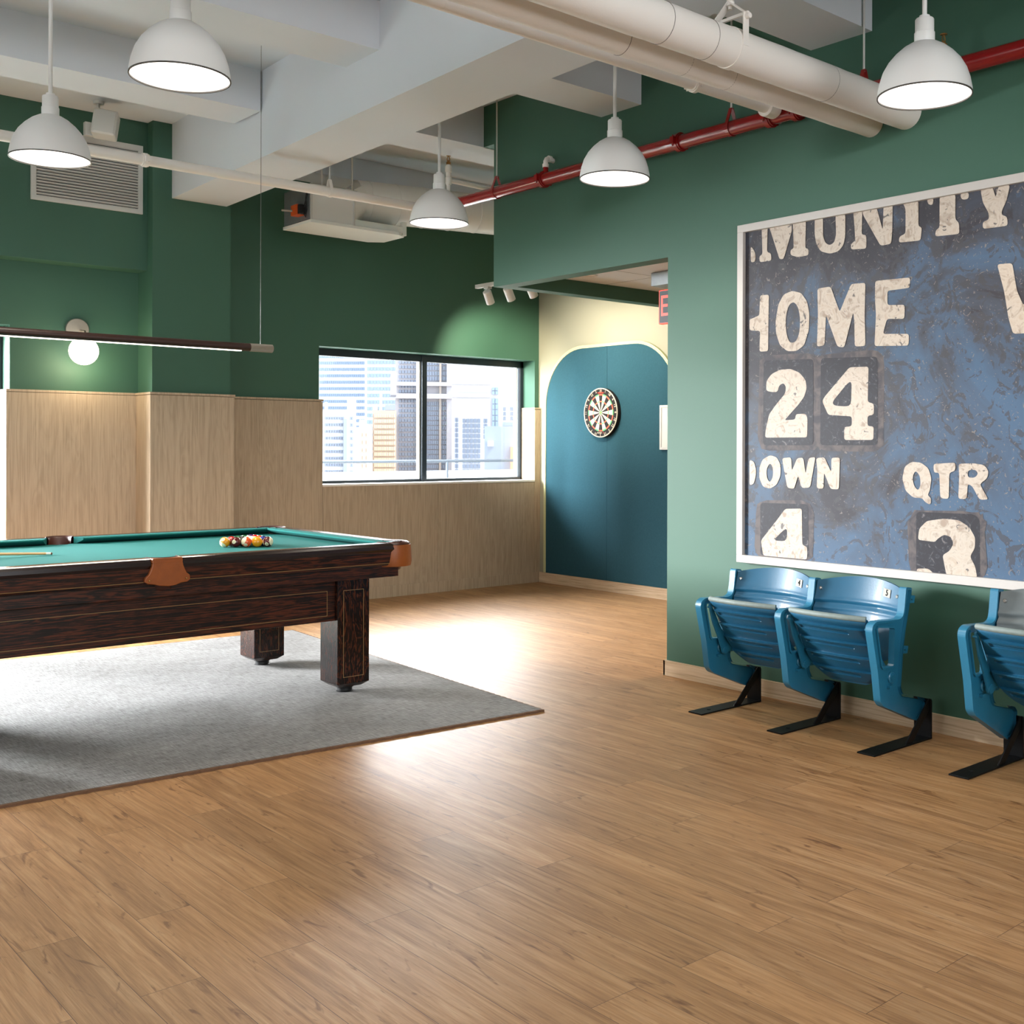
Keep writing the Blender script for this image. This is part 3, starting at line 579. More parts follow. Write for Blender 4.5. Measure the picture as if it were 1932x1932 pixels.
t = ins_pipe('drain_pipe', 3.66, 3.068, .033, 4.50, 'thinnest of the three white pipes, ending in a coupling on the red pipe', (2.5,), 0)
coupling(t, (3.95, 3.66, 3.068), (1, 0, 0), .033, 'pipe_white', .04)
mb = MB().tube([(4.49, 3.66, 3.068), (4.53, 3.66, 3.068), (4.568, 3.66, 3.062)], .037, 16); ring(mb, (4.515, 3.66, 3.068), (1, 0, 0), .03, .050, .07); mb.build('elbow', 'pipe_white', t, smooth=50)
# air duct with its control box
t = empty('air_duct', (4.9, 7.95, 3.03), 'white spiral air duct with a flat control box hung near the back wall', 'duct')
bx = (4.114, 7.75, 3.025, 8.17)
MB().box((4.114, 7.75, 3.045), (4.48, 8.17, 3.315)).build('control_box', 'duct_white', t, bevel=.003)
mb = MB(); mb.prism([(4.10, 7.735), (4.88, 7.735), (4.965, 7.80), (4.965, 8.10), (4.86, 8.185), (4.10, 8.185)], XY, 3.022, 3.046); mb.box((4.93, 7.76, 3.03), (4.965, 7.80, 3.14)); mb.box((4.48, 7.76, 3.045), (4.93, 8.16, 3.10)); mb.build('bottom_pan', 'sealant', t, bevel=.002)
mb = MB()
for x in (4.105, 4.47): mb.box((x, 7.738, 3.04), (x+.012, 7.752, 3.32)); 
mb.box((4.10, 7.738, 3.305), (4.50, 7.752, 3.318)); mb.build('flange', 'white_metal', t)
MB().box((4.100, 7.755, 3.05), (4.1135, 8.165, 3.31)).build('end_plate', 'galvanised', t)
D0, D1 = Vector((4.62, 7.98, 3.298)), Vector((6.9, 7.59, 3.345)); dd = (D1-D0).normalized(); DR = .165
def rect_to_round(u, v):
    an = 2*math.pi*u; ca, sa = math.cos(an), math.sin(an); k = 1/max(abs(ca), abs(sa))
    q0 = Vector((4.48, 7.96+ca*k*.205, 3.19+sa*k*.138)); q1 = D0+Vector((.02, ca*DR, sa*DR)); s_ = v*v*(3-2*v); return q0.lerp(q1, s_)
MB().grid(rect_to_round, 48, 10).build('transition', 'duct_white', t, smooth=50)
MB().tube([D0, D1], DR, 40).build('round_duct', 'duct_white', t, smooth=50)
mb = MB()
for i in range(9): ring(mb, D0+dd*(.10+.24*i), dd, DR*.98, DR*1.022, .012, n=40)
mb.build('duct_seams', 'duct_white', t, smooth=40)
MB().box((4.035, 7.83, 3.085), (4.10, 7.93, 3.165), 'actuator_orange').box((4.04, 7.80, 3.09), (4.10, 7.83, 3.16), 'black').tube([(4.035, 7.90, 3.12), (3.97, 7.95, 3.125)], .008, 10, 'nickel').build('damper_actuator', None, t, bevel=.003)
MB().tube([(4.07, 7.80, 3.10), (4.08, 7.775, 3.06), (4.085, 7.77, 3.12), (4.08, 7.775, 3.2), (4.085, 7.77, 3.26), (4.09, 7.765, 3.30), (4.095, 7.77, 3.27), (4.085, 7.78, 3.2), (4.075, 7.79, 3.14)], .005, 8).build('cable', 'black', t, smooth=50)
for x in (4.20, 4.46): MB().tube([(x, 7.75, 3.30), (x, 7.75, CZ)], .006, 8).build('hanger_rod', 'white_metal', t, smooth=40)
# wall vent on the soffit
t = empty('wall_vent', (2.695, 8.373, 3.03), 'large white louvred air vent on the dark green wall at upper left', 'vent')
x0, x1, z0, z1, yf = 2.315, 3.078, 3.028, 3.530, 8.357
mb = MB(); 
mb.prism([(x0, z0), (x1, z0), (x1, z1), (x0, z1)], XZ, yf, 8.373, holes=[[(x0+.035, z0+.035), (x1-.035, z0+.035), (x1-.035, z1-.035), (x0+.035, z1-.035)]]); mb.build('frame', 'grille_white', t, bevel=.002)
MB().box((x0+.035, 8.368, z0+.035), (x1-.035, 8.3725, z1-.035)).build('backing', 'dark_gap', t)
for i in range(21):
    z = z0+.047+i*.0208; MB().obox(((x0+x1)/2, 8.364, z), ((x1-x0)/2-.036, 0, 0), (0, .007, -.0035), (0, .0012, .0038)).build('louvre', 'grille_white', t)
# loudspeaker
t = empty('wall_speaker', (2.68, 8.0, 3.53), 'small white box loudspeaker tilted down on a ceiling bracket above the vent', 'speaker')
ax, ay, az = Vector((.86, -.42, -.12)).normalized(), None, None
az = (Vector((.22, 0, 1))-ax*Vector((.22, 0, 1)).dot(ax)).normalized(); ay = az.cross(ax)
MB().obox((2.69, 8.0, 3.535), ax*.078, ay*.07, az*.088).build('cabinet', 'white_metal', t, bevel=.012, seg=3)
MB().obox(Vector((2.69, 8.0, 3.535))-ay*.071, ax*.068, ay*.003, az*.078).build('speaker_grille', 'grille_white', t, bevel=.004)
MB().tube([(2.66, 8.02, 3.62), (2.655, 8.05, 3.66), (2.67, 8.08, 3.69)], .012, 10).lathe([(0, 0), (.035, 0), (.035, -.02), (0, -.024)], (2.67, 8.08, CZ), n=18).obox((2.60, 8.06, 3.50), (.03, 0, 0), (0, .02, 0), (0, 0, .045)).build('bracket', 'white_metal', t, smooth=40)
# track with spotlights
TX, TZ = 5.64, 2.665
t = empty('track_light', (TX, 7.0, TZ), 'white ceiling track with cylindrical spotlights aimed at the dartboard wall', 'spotlight')
MB().box((TX-.017, 6.30, TZ), (TX+.017, 7.73, TZ+.032)).build('track', 'white_metal', t, bevel=.003)
for y in (6.5,): MB().tube([(TX, y, TZ+.03), (TX, y, CZ)], .005, 8).build('suspension_rod', 'white_metal', t, smooth=40)
for y, ty in ((7.57, 7.95), (7.29, 7.55), (7.0, 7.2), (6.62, 6.8)):
    c = Vector((TX+.01, y, TZ-.085)); d = (Vector((7.0, ty, 1.55))-c); d.x *= .55; d = d.normalized()
    MB().lathe([(0, -.06), (.028, -.06), (.036, -.052), (.036, .058), (.031, .058), (.029, .03), (0, .03)], c, d, 24).build('lamp_head', 'lamp_white', t, smooth=40)
    MB().lathe([(0, .034), (.028, .034)], c, d, 20).build('lens', 'lamp_glow', t)
    MB().tube([(TX, y, TZ), (TX, y, TZ-.035), c], .008, 10).box((TX-.02, y-.03, TZ-.018), (TX+.02, y+.03, TZ)).build('swivel', 'white_metal', t)
    light('track_spot', 'SPOT', c+d*.07, Vector((7.0, ty, 2.05)), 62, (1, .90, .76), .02, spot=72, blend=.7)
light('track_spot_back', 'SPOT', (5.72, 7.62, 2.55), (6.45, 8.555, 2.0), 150, (1, .86, .66), .02, spot=70, blend=.8)
# linear lamp over the pool table
LY, LZ = 6.10, 1.893
t = empty('linear_pendant', (2.0, LY, LZ), 'long dark wooden tube lamp with a glowing underside hung over the pool table', 'lamp')
MB().tube([(1.24, LY, LZ), (2.852, LY, LZ)], .0225, 24).build('tube', 'walnut_tube', t, smooth=40)
MB().box((1.30, LY-.010, LZ-.0245), (2.80, LY+.010, LZ-.019)).build('light_strip', 'strip_glow', t, bevel=.001)
for xa, xb in ((2.852, 2.99), (1.10, 1.24)):
    mb = MB(); n = 28; prof = []
    V = []
    for k in range(n*2):
        an = math.pi*k/n; rr = .0235 if k % 2 else .0212; V.append((LY+rr*math.cos(an), LZ+rr*math.sin(an)))
    mb.prism(V, lambda a, b, d: (d, a, b), xa, xb); mb.build('end_cap', 'nickel', t)
for x in (2.918, 1.17): MB().tube([(x, LY, LZ+.02), (x, LY, CZ)], .0016, 6).build('suspension_wire', 'steel_wire', t)
light('linear_light', 'AREA', (2.05, LY, LZ-.03), (2.05, LY, 0), 14, (1, .88, .72), 1.5, .03)
# globe wall lamp
t = empty('globe_sconce', (2.68, 8.555, 2.16), 'glowing round globe wall lamp with a metal disc above the wood panelling', 'lamp')
MB().lathe([(0, 0), (.082, 0), (.082, .012), (.078, .018), (0, .020)], (2.68, 8.555, 2.165), (0, -1, 0), 36).build('wall_plate', 'nickel', t, smooth=40)
MB().tube([(2.70, 8.54, 2.16), (2.70, 8.50, 2.155), (2.705, 8.46, 2.15), (2.70, 8.43, 2.13), (2.69, 8.42, 2.10)], .007, 12).build('arm', 'nickel', t, smooth=50)
MB().sphere((2.685, 8.42, 2.003), .100, 32).build('globe', 'globe_glow', t, smooth=60)
light('globe_light', 'POINT', (2.685, 8.36, 1.95), (0, 0, 0), 14, (1, .80, .54), .10)
# alcove fittings
t = empty('recessed_downlight', (5.269, 5.864, 2.535), 'small round recessed downlight in the white alcove ceiling', 'lamp')
MB().lathe([(.034, 0), (.045, 0), (.045, -.006), (.034, -.003)], (5.269, 5.864, 2.535), n=28).build('trim_ring', 'white_metal', t, smooth=40)
MB().lathe([(0, -.001), (.034, -.001)], (5.269, 5.864, 2.535), n=24).build('lens', 'lamp_inside', t)
light('alcove_light', 'SPOT', (5.9, 4.5, 2.5), (5.6, 5.0, 0), 90, (1, .80, .62), .1, spot=120, blend=.8)
tag(MB().box((5.5, 4.75, 2.440), (5.9, 5.50, 2.533)).build('metal_enclosure', 'galvanised', None, loc=(5.7, 5.1, 2.44), bevel=.004), 'grey galvanised metal box under the alcove ceiling behind the exit sign', 'box')
t = empty('exit_sign', (5.015, 4.77, 2.2), 'black exit sign with red letters, half hidden by the corner of the green wall', 'sign')
MB().box((5.0, 4.61, 2.095), (5.035, 4.93, 2.307)).build('housing', 'sign_red', t, bevel=.003)
MB().box((4.9985, 4.617, 2.101), (5.001, 4.923, 2.300)).build('face', 'sign_black', t)
MB().text('EXIT', .185, (4.9975, 4.765, 2.20), (0, -1, 0), (0, 0, 1), stretch=.80).build('letters', 'sign_red', t)
MB().box((5.008, 4.74, 2.307), (5.028, 4.80, 2.535)).build('bracket', 'white_metal', t)
# dart wall panel
def arch(y0, y1, z0, z1, r, n=14):
    p = [(y0, z0), (y0, z1-r)] + [(y0+r-r*math.cos(R(90*i/n)), z1-r+r*math.sin(R(90*i/n))) for i in range(1, n+1)]
    p += [(y1-r+r*math.sin(R(90*i/n)), z1-r+r*math.cos(R(90*i/n))) for i in range(n+1)] + [(y1, z0)]
    return p
t = empty('felt_panel', (6.99, 7.54, .1), 'big teal felt panel with rounded top corners on the dartboard wall', 'wall panel')
A0 = arch(6.66, 8.415, .102, 2.25, .53)
def half(lo, hi): 
    out_ = []
    for (y, z) in A0:
        out_.append((min(max(y, lo), hi), z))
    res = []
    for p in out_:
        if not res or (abs(p[0]-res[-1][0])+abs(p[1]-res[-1][1]) > 1e-5): res.append(p)
    return res
for lo, hi in ((6.66, 7.542), (7.545, 8.415)):
    MB().prism(half(lo, hi), YZ, 6.980, 6.998).build('felt_sheet', 'teal_felt', t)
A1 = arch(6.632, 8.443, .102, 2.278, .558)
mb = MB(); N = len(A0)
for i in range(N-1):
    a, b_, c, d = A0[i], A0[i+1], A1[i+1], A1[i]
    mb.add([(x, q[0], q[1]) for x in (6.972, 6.998) for q in (a, b_, c, d)], [(0, 1, 2, 3), (7, 6, 5, 4), (0, 4, 5, 1), (1, 5, 6, 2), (2, 6, 7, 3), (3, 7, 4, 0)])
mb.build('edge_trim', 'trim_cream', t, smooth=40, weld=True)
# dartboard
DC = Vector((6.979, 7.58, 1.640))
t = empty('dartboard', DC, 'round dartboard with black and cream wedges on the teal felt panel', 'dartboard')
MB().lathe([(0, 0), (.222, 0), (.226, .006), (.226, .040), (.222, .044), (0, .044)], DC, (-1, 0, 0), 64).build('board', 'dart_black', t, smooth=40)
fx = DC.x-.0446
def wedge(mb, r0, r1, a0, a1, m, n=4, dx=0):
    P = lambda r_, a: (fx-dx, DC.y-r_*math.sin(a), DC.z+r_*math.cos(a))
    V = [P(r0, a0+(a1-a0)*i/n) for i in range(n+1)] + [P(r1, a0+(a1-a0)*i/n) for i in range(n+1)]
    mb.add(V, [(i, i+1, n+2+i, n+1+i) for i in range(n)], m)
mb = MB()
for k in range(20):
    a0, a1 = R(18*k-9), R(18*k+9); blk = k % 2 == 0
    for r0, r1, kind in ((.016, .097, 0), (.097, .108, 1), (.108, .158, 0), (.158, .171, 1)):
        wedge(mb, r0, r1, a0, a1, (('dart_black', 'dart_cream')[not blk] if kind == 0 else ('dart_red', 'dart_green')[not blk]))
wedge(mb, .0065, .016, 0, 2*math.pi, 'dart_green', 24); wedge(mb, .0, .0065, 0, 2*math.pi, 'dart_red', 16)
mb.build('scoring_face', None, t)
mb = MB()
for k, nn in enumerate((20, 1, 18, 4, 13, 6, 10, 15, 2, 17, 3, 19, 7, 16, 8, 11, 14, 9, 12, 5)):
    a = R(18*k); rr = .200; mb.text(str(nn), .034, (fx-.002, DC.y-rr*math.sin(a), DC.z+rr*math.cos(a)), (0, -math.cos(a), -math.sin(a)), (0, -math.sin(a), math.cos(a)), 'dart_cream')
mb.build('numbers', None, t)
mb = MB(); mb.text('WINMAU', .020, (fx-.0015, DC.y, DC.z+.181), (0, -1, 0), (0, 0, 1), 'dart_red'); mb.text('BLADE', .020, (fx-.0015, DC.y+.012, DC.z-.184), (0, -1, 0), (0, 0, 1), 'dart_cream'); mb.text('5', .022, (fx-.0015, DC.y-.036, DC.z-.182), (0, -1, 0), (0, 0, 1), 'dart_red')
mb.build('maker_lettering', None, t)
mb = MB(); ring(mb, (fx-.001, DC.y, DC.z), (1, 0, 0), .2175, .2265, .006, n=64); mb.build('rim_band', 'dart_cream', t, smooth=40)
# white board partly hidden behind the wall corner
t = empty('scoring_board', (6.97, 6.64, 1.30), 'white framed board on the teal panel, cut off by the green wall corner', 'board')
MB().box((6.957, 6.44, 1.304), (6.969, 6.842, 1.690)).build('board_panel', 'whiteboard', t, bevel=.003)
mb = MB(); mb.prism([(6.44, 1.304), (6.842, 1.304), (6.842, 1.690), (6.44, 1.690)], YZ, 6.951, 6.969, holes=[[(6.462, 1.326), (6.82, 1.326), (6.82, 1.668), (6.462, 1.668)]]); mb.build('board_frame', 'white_metal', t, bevel=.003)

# ================================================================== SCOREBOARD PICTURE
t = empty('scoreboard_picture', (4.68, 2.5, .705), 'huge framed print of a weathered blue football scoreboard with HOME 24 on it', 'picture')
Y0, Y1, Z0, Z1 = .95, 3.992, .706, 2.530; fwid = .041
toP = lambda a, b: (4.6718, a/1000, b/1000)
mb = MB(); mb.box((4.674, Y0+.02, Z0+.02), (4.690, Y1-.02, Z1-.02), 'scoreboard_blue')
toS = lambda a, b: (4.6733, a/1000, b/1000)
for ti, T_ in enumerate(TILES):
    cx = sum(p[0] for p in T_)/len(T_); cz = sum(p[1] for p in T_)/len(T_)
    big = [(cx+(p[0]-cx)*1.22+random.uniform(-8, 8), cz+(p[1]-cz)*1.12+random.uniform(-8, 8)) for p in round_loop(T_, 60)]
    big = [(min(max(a, 1000), 3960), min(max(b_, 735), 2500)) for a, b_ in big]
    mb.flat(big, lambda a, b: (4.6736-.0002*ti, a/1000, b/1000), m='scoreboard_smudge')
    mb.flat(round_loop(T_, 22), lambda a, b: (4.6726, a/1000, b/1000), m='scoreboard_dark')
mb.build('printed_sheet', None, t)
for L_ in LETTERS:
    MB().prism(round_loop(L_[0], 14), lambda a, b, d: (d, a/1000, b/1000), 4.6714, 4.6722, holes=[round_loop(h, 30) for h in L_[1:]], m='scoreboard_cream').build('printed_letter', None, t)
mb = MB()
mb.box((4.652, Y0, Z0), (4.70, Y1, Z0+fwid)).box((4.652, Y0, Z1-fwid), (4.70, Y1, Z1)).box((4.652, Y0, Z0+fwid), (4.70, Y0+fwid, Z1-fwid)).box((4.652, Y1-fwid, Z0+fwid), (4.70, Y1, Z1-fwid))
mb.build('frame', 'frame_white', t, bevel=.002)
# ================================================================== STADIUM SEATS
ST = [(4.403,.704),(4.452,.697),(4.434,.634),(4.396,.502),(4.381,.425),(4.362,.262),(4.380,.228),(4.548,.188),(4.572,.165),(4.558,.108),(4.500,.088),(4.228,.195),(4.203,.222),(4.183,.349),(4.137,.535),(4.145,.560),(4.175,.574),(4.350,.565),(4.378,.575),(4.388,.600)]
HO = [(4.186,.536),(4.192,.544),(4.312,.530),(4.319,.522),(4.311,.370),(4.304,.363),(4.232,.366),(4.224,.374)]
def seat_row(Ys, label, nums, worn, dz=0.0, name='stadium_seats', cat='seats'):
    t = empty(name, (4.45, sum(Ys)/len(Ys), 0), label, cat)
    Z = lambda a, b, d: (a, d, b+(dz if b > .16 else 0))
    for i, y in enumerate(Ys):
        ol = round_loop(ST, .012); i1 = inset(ol, .010); ho = HO; h1 = inset(HO, -.008)
        mb = MB(); mb.prism(ol, Z, y-.018, y+.018, holes=[i1]); mb.prism(i1, Z, y-.006, y+.006, holes=[h1]); mb.prism(h1, Z, y-.015, y+.015, holes=[ho])
        mb.lathe([(0, -.016), (.022, -.016), (.026, -.012), (.026, .012), (.022, .016), (0, .016)], (4.300, y, .312+dz), (0, 1, 0), 22)
        mb.lathe([(0, -.020), (.012, -.020), (.012, -.012)], (4.300, y, .312+dz), (0, 1, 0), 14); mb.obox((4.283, y-.012, .275+dz), (.014, 0, 0), (0, .010, 0), (0, 0, .006))
        for zz, xx in ((.634, 4.434), (.412, 4.379)):
            mb.prism([(xx-.01, zz-.017+.012), (xx+.058, zz-.022+.012), (xx+.066, zz+.010+.012), (xx, zz+.020+.012)], Z, y-.003, y+.003, holes=[[(xx+.030, zz+.004), (xx+.046, zz+.002), (xx+.047, zz+.009), (xx+.031, zz+.011)]])
        st = mb.build('standard', 'casting_blue', t, bevel=.002)
        b = MB(); b.box((4.118, y-.045, .0), (4.578, y+.045, .007)); b.prism([(4.570, .0), (4.578, .0), (4.578, .172), (4.572, .182), (4.564, .182), (4.566, .16)], XZ, y-.045, y+.045)
        b.prism([(4.37, .006), (4.425, .006), (4.576, .145), (4.576, .182), (4.560, .182)], XZ, y-.038, y-.031)
        b.tube([(4.22, y, .007), (4.22, y, .010)], .010, 12)
        b.build('floor_bracket', 'black_steel', t, bevel=.0015)
    for i in range(len(Ys)-1):
        ya, yb = Ys[i]-.008, Ys[i+1]+.008; yc = (ya+yb)/2; hw = abs(ya-yb)/2; wrn = worn[i]
        def back(u, v, off=0):
            s = 2*u-1; z = (.395-.075*(1-s*s)) + v*((.690+.030*(1-s*s))-(.395-.075*(1-s*s)))
            g = -.007*math.exp(-((z-.585)/.008)**2) + .004*math.exp(-((z-.605)/.006)**2) + .004*math.exp(-((z-.565)/.006)**2)
            x = 4.398+.24*(z-.6)+.062*(1-s*s) - g + off; return (x, yc-s*(hw-.012), z+dz)
        mb = MB(); mb.grid(lambda u, v: back(u, v), 40, 60); mb.grid(lambda u, v: back(u, v, .012), 40, 8)
        e = [(k/40, 1) for k in range(41)]; e2 = [(k/40, 0) for k in range(41)]
        for ed in (e, e2):
            mb.add([back(*p) for p in ed] + [back(p[0], p[1], .012) for p in ed], [(k, k+1, 42+k, 41+k) for k in range(40)])
        for u_ in (0, 1):
            mb.add([back(u_, k/20) for k in range(21)] + [back(u_, k/20, .012) for k in range(21)], [(k, k+1, 22+k, 21+k) for k in range(20)])
        bk = mb.build('backrest', 'chair_worn' if wrn else 'chair_blue', t, smooth=45)
        for s in (-1, 1):
            p = Vector(back(.5+s*.46, .87)); MB().lathe([(0, .006), (.006, .006), (.009, .002), (.009, -.003)], p, (-1, 0, 0), 14).build('bolt', 'steel_bolt', bk, smooth=40)
        # folded seat
        def seat(u, v, under=True):
            s = 2*u-1; w = 1 if v < .62 else math.sqrt(max(.0, 1-((v-.62)/.38)**2*.80)); w = max(w, .30); ss = s*w
            zt, zb = .575-.004*s*s, .245; z = zt+(zb-zt)*v
            x = 4.178+(4.372-4.178)*v - .042*(1-ss*ss)*(1-.35*v)
            if under:
                k = (v-.14)/.215; f = k-math.floor(k); step = .024*min(1, f/.06)*(1-max(0, f-.06)/.94) if (v > .14 and v < 1) else 0; edge = min(1, (1-abs(s))/.12)
                slot = -.010 if (v > .14 and .22 < f < .42 and -.72 < s < .55) else 0
                x -= (step+slot)*edge*(1 if v < .97 else 0)
                if v < .13: x -= .010*math.sin(math.pi*min(1, v/.13))
            else: x += .016; 
            return (x, yc-ss*(hw-.036), z+dz)
        mb = MB(); NU, NV = 56, 110
        mb.grid(lambda u, v: seat(u, v), NU, NV, m='chair_blue'); mb.grid(lambda u, v: seat(u, v, False), NU, 30, m='chair_blue')
        for ed in ([(k/NU, 0) for k in range(NU+1)], [(k/NU, 1) for k in range(NU+1)], [(0, k/NU) for k in range(NU+1)], [(1, k/NU) for k in range(NU+1)]):
            mb.add([seat(*p) for p in ed] + [seat(p[0], p[1], False) for p in ed], [(k, k+1, NU+2+k, NU+1+k) for k in range(NU)], 'chair_blue')
        sb = mb.build('seat', None, t, smooth=40)
        lip = [Vector(seat(k/30, .0))+Vector((.004, 0, .002)) for k in range(31)]
        MB().tube(lip, .013, 12).build('front_lip', 'seat_wear', sb, smooth=60)
        for s in (-1, 1):
            yy = yc-s*(hw-.030)
            a = MB(); a.prism([(4.176, .545), (4.190, .550), (4.262, .420), (4.372, .300), (4.362, .290), (4.320, .292), (4.300, .280), (4.280, .290), (4.268, .320), (4.252, .360), (4.205, .450)], Z, yy-.005, yy+.005)
            a.lathe([(0, -.010), (.020, -.010), (.020, .010), (0, .010)], (4.298, yy, .305+dz), (0, 1, 0), 18)
            for (bx_, bz_) in ((4.185, .530), (4.350, .302)): a.lathe([(0, -.010), (.005, -.010), (.005, .010), (0, .010)], (bx_-.006, yy, bz_+dz), (0, 1, 0), 8)
            a.build('hinge_arm', 'casting_blue', t, bevel=.001)
        if nums[i]:
            p = Vector(back(.80, .865)); q = Vector(back(.84, .865)); q2 = Vector(back(.80, .90)); rt = (q-p).normalized(); up_ = (q2-p).normalized(); nn = rt.cross(up_).normalized()
            n_ = -nn if nn.x > 0 else nn
            pl = MB().obox(p+n_*.003, rt*.026, up_*.019, n_*.001).build('number_plate', 'label_white', bk)
            MB().text(nums[i], .040, p+n_*.0052+rt*.003, rt, up_, 'ink', stretch=.95).build('number', None, pl)
    return t
seat_row([3.80, 3.30, 2.80], 'pair of folded blue stadium seats numbered 4 and 5 under the scoreboard picture', ['4', '5'], [False, False])
seat_row([2.36, 1.86], 'folded blue stadium seat with a grey worn backrest at the right picture edge', [None], [True], dz=.035)

# ================================================================== RUG
a = R(3.9); ru, rv = Vector((-math.cos(a), math.sin(a), 0)), Vector((math.sin(a), math.cos(a), 0)); rc = Vector((3.588, 4.334, 0))
t = empty('area_rug', (1.6, 6.0, 0), 'large pale grey woven rug under the pool table', 'rug')
def rugp(u, v, z): 
    w = .006*math.sin(23*u+1)+.004*math.sin(57*v); p = rc+ru*u+rv*v; return (p.x, p.y, z)
LU, LV = 4.3, 3.08
MB().grid(lambda i, j: rugp(.012+(LU-.024)*i, .012+(LV-.024)*j, .0125+.0012*math.sin(40*i)*math.sin(31*j)), 60, 50).build('pile', 'rug_wool', t, smooth=60)
edge = []
n = 160
for i in range(n): edge.append((LU*i/n, .004*math.sin(i*2.1)))
for i in range(n): edge.append((LU+.004*math.sin(i*1.7), LV*i/n))
for i in range(n): edge.append((LU-LU*i/n, LV+.004*math.sin(i*1.9)))
for i in range(n): edge.append((.004*math.sin(i*2.3), LV-LV*i/n))
inn = [(.014, .014), (LU-.014, .014), (LU-.014, LV-.014), (.014, LV-.014)]
MB().prism(edge, lambda a_, b_, d: rugp(a_, b_, d), .0, .0115, holes=[inn]).build('bound_edge', 'rug_edge', t)
# ================================================================== POOL TABLE
X0, X1, Y0t, Y1t, ZT, ZBED = .665, 3.395, 5.20, 6.84, .807, .768
t = empty('pool_table', ((X0+X1)/2, (Y0t+Y1t)/2, .0125), 'antique dark oak pool table with green cloth and leather pockets', 'pool table')
xm = 2.03; ym = (Y0t+Y1t)/2; RW = .085; CW = .062; pg = .072; cg = .105
# rails (each between two pockets): wood top, cushion, fascia
def rail(axis, a0, a1, base, sgn):
    # profile across the rail: d = distance inward from outer edge
    def T3(d, z, s): return (s, base+sgn*d, z) if axis == 'x' else (base+sgn*d, s, z)
    wood = [(0, .775), (.004, .792), (.012, .803), (.022, ZT), (RW, ZT), (RW, .76), (.006, .76)]
    r_ = MB().prism(wood, T3, a0, a1).build('rail_cap', 'gloss_mahogany', t, bevel=.002)
    cush = [(RW, ZT-.001), (RW+.02, ZT-.002), (RW+CW-.006, ZT-.004), (RW+CW, ZT-.010), (RW+CW-.006, ZT-.018), (RW+.018, ZBED+.002), (RW, ZBED+.001)]
    k = .035 if axis == 'x' else .03
    lp = [(d, z) for d, z in cush]; V = []; N_ = len(lp)
    for s, off in ((a0, 1), (a1, -1)):
        for d, z in lp: V.append(T3(d, z, s+off*k*max(0, (d-RW)/CW)))
    MB().add(V, [tuple(range(N_)), tuple(reversed(range(N_, 2*N_)))] + [(i, (i+1) % N_, N_+(i+1) % N_, N_+i) for i in range(N_)]).build('cushion', 'cloth_green', t, smooth=35)
    fas = [(.006, .763), (.010, .700), (.020, .686), (.060, .686), (.060, .763)]
    f_ = MB().prism(fas, T3, a0, a1).build('rail_fascia', 'quartered_oak', t, bevel=.002)
    MB().prism([(.0075, .7015), (.0085, .6985), (.02, .6985), (.02, .7015)], T3, a0+.01, a1-.01).build('inlay_line', 'inlay', f_)
for a0, a1 in ((X0+cg, xm-pg), (xm+pg, X1-cg)):
    rail('x', a0, a1, Y0t, 1); rail('x', a0, a1, Y1t, -1)
rail('y', Y0t+cg, Y1t-cg, X1, -1); rail('y', Y0t+cg, Y1t-cg, X0, 1)
b0, b1, c0, c1 = X0+RW+.005, X1-RW-.005, Y0t+RW+.005, Y1t-RW-.005; q = .075; h = .05
bed = [(b0+q, c0), (xm-h, c0), (xm-.03, c0+.03), (xm+.03, c0+.03), (xm+h, c0), (b1-q, c0), (b1, c0+q), (b1, c1-q), (b1-q, c1), (xm+h, c1), (xm+.03, c1-.03), (xm-.03, c1-.03), (xm-h, c1), (b0+q, c1), (b0, c1-q), (b0, c0+q)]
MB().prism(bed, XY, ZBED-.03, ZBED).build('bed_cloth', 'cloth_green', t)
def pocket(c, ang0, ang1, r_=.066, wall=.034):
    p = empty('pocket', (0, 0, 0)) if False else None
    mb = MB(); mb.lathe([(r_, -.10), (r_, -.008), (r_+.008, .002), (r_+wall*.6, .004), (r_+wall, -.004), (r_+wall+.002, -.045), (r_+wall-.008, -.055), (r_, -.055)], (c[0], c[1], ZT), n=28, ang=(ang0, ang1))
    pk = mb.build('pocket', 'leather_dark', t, smooth=40)
    MB().lathe([(r_+.002, -.05), (r_, -.10), (r_*.75, -.15), (.001, -.17)], (c[0], c[1], ZT), n=24).build('pocket_bag', 'leather_dark', pk, smooth=40)
    return pk
off = .098
pocket((X1-off, Y0t+off), 180, 450); pocket((X1-off, Y1t-off), 270, 540); pocket((X0+off, Y0t+off), 90, 360); pocket((X0+off, Y1t-off), 0, 270)
pocket((xm, Y0t+.075), 180, 360, .06, .020); pocket((xm, Y1t-.075), 0, 180, .06, .020)
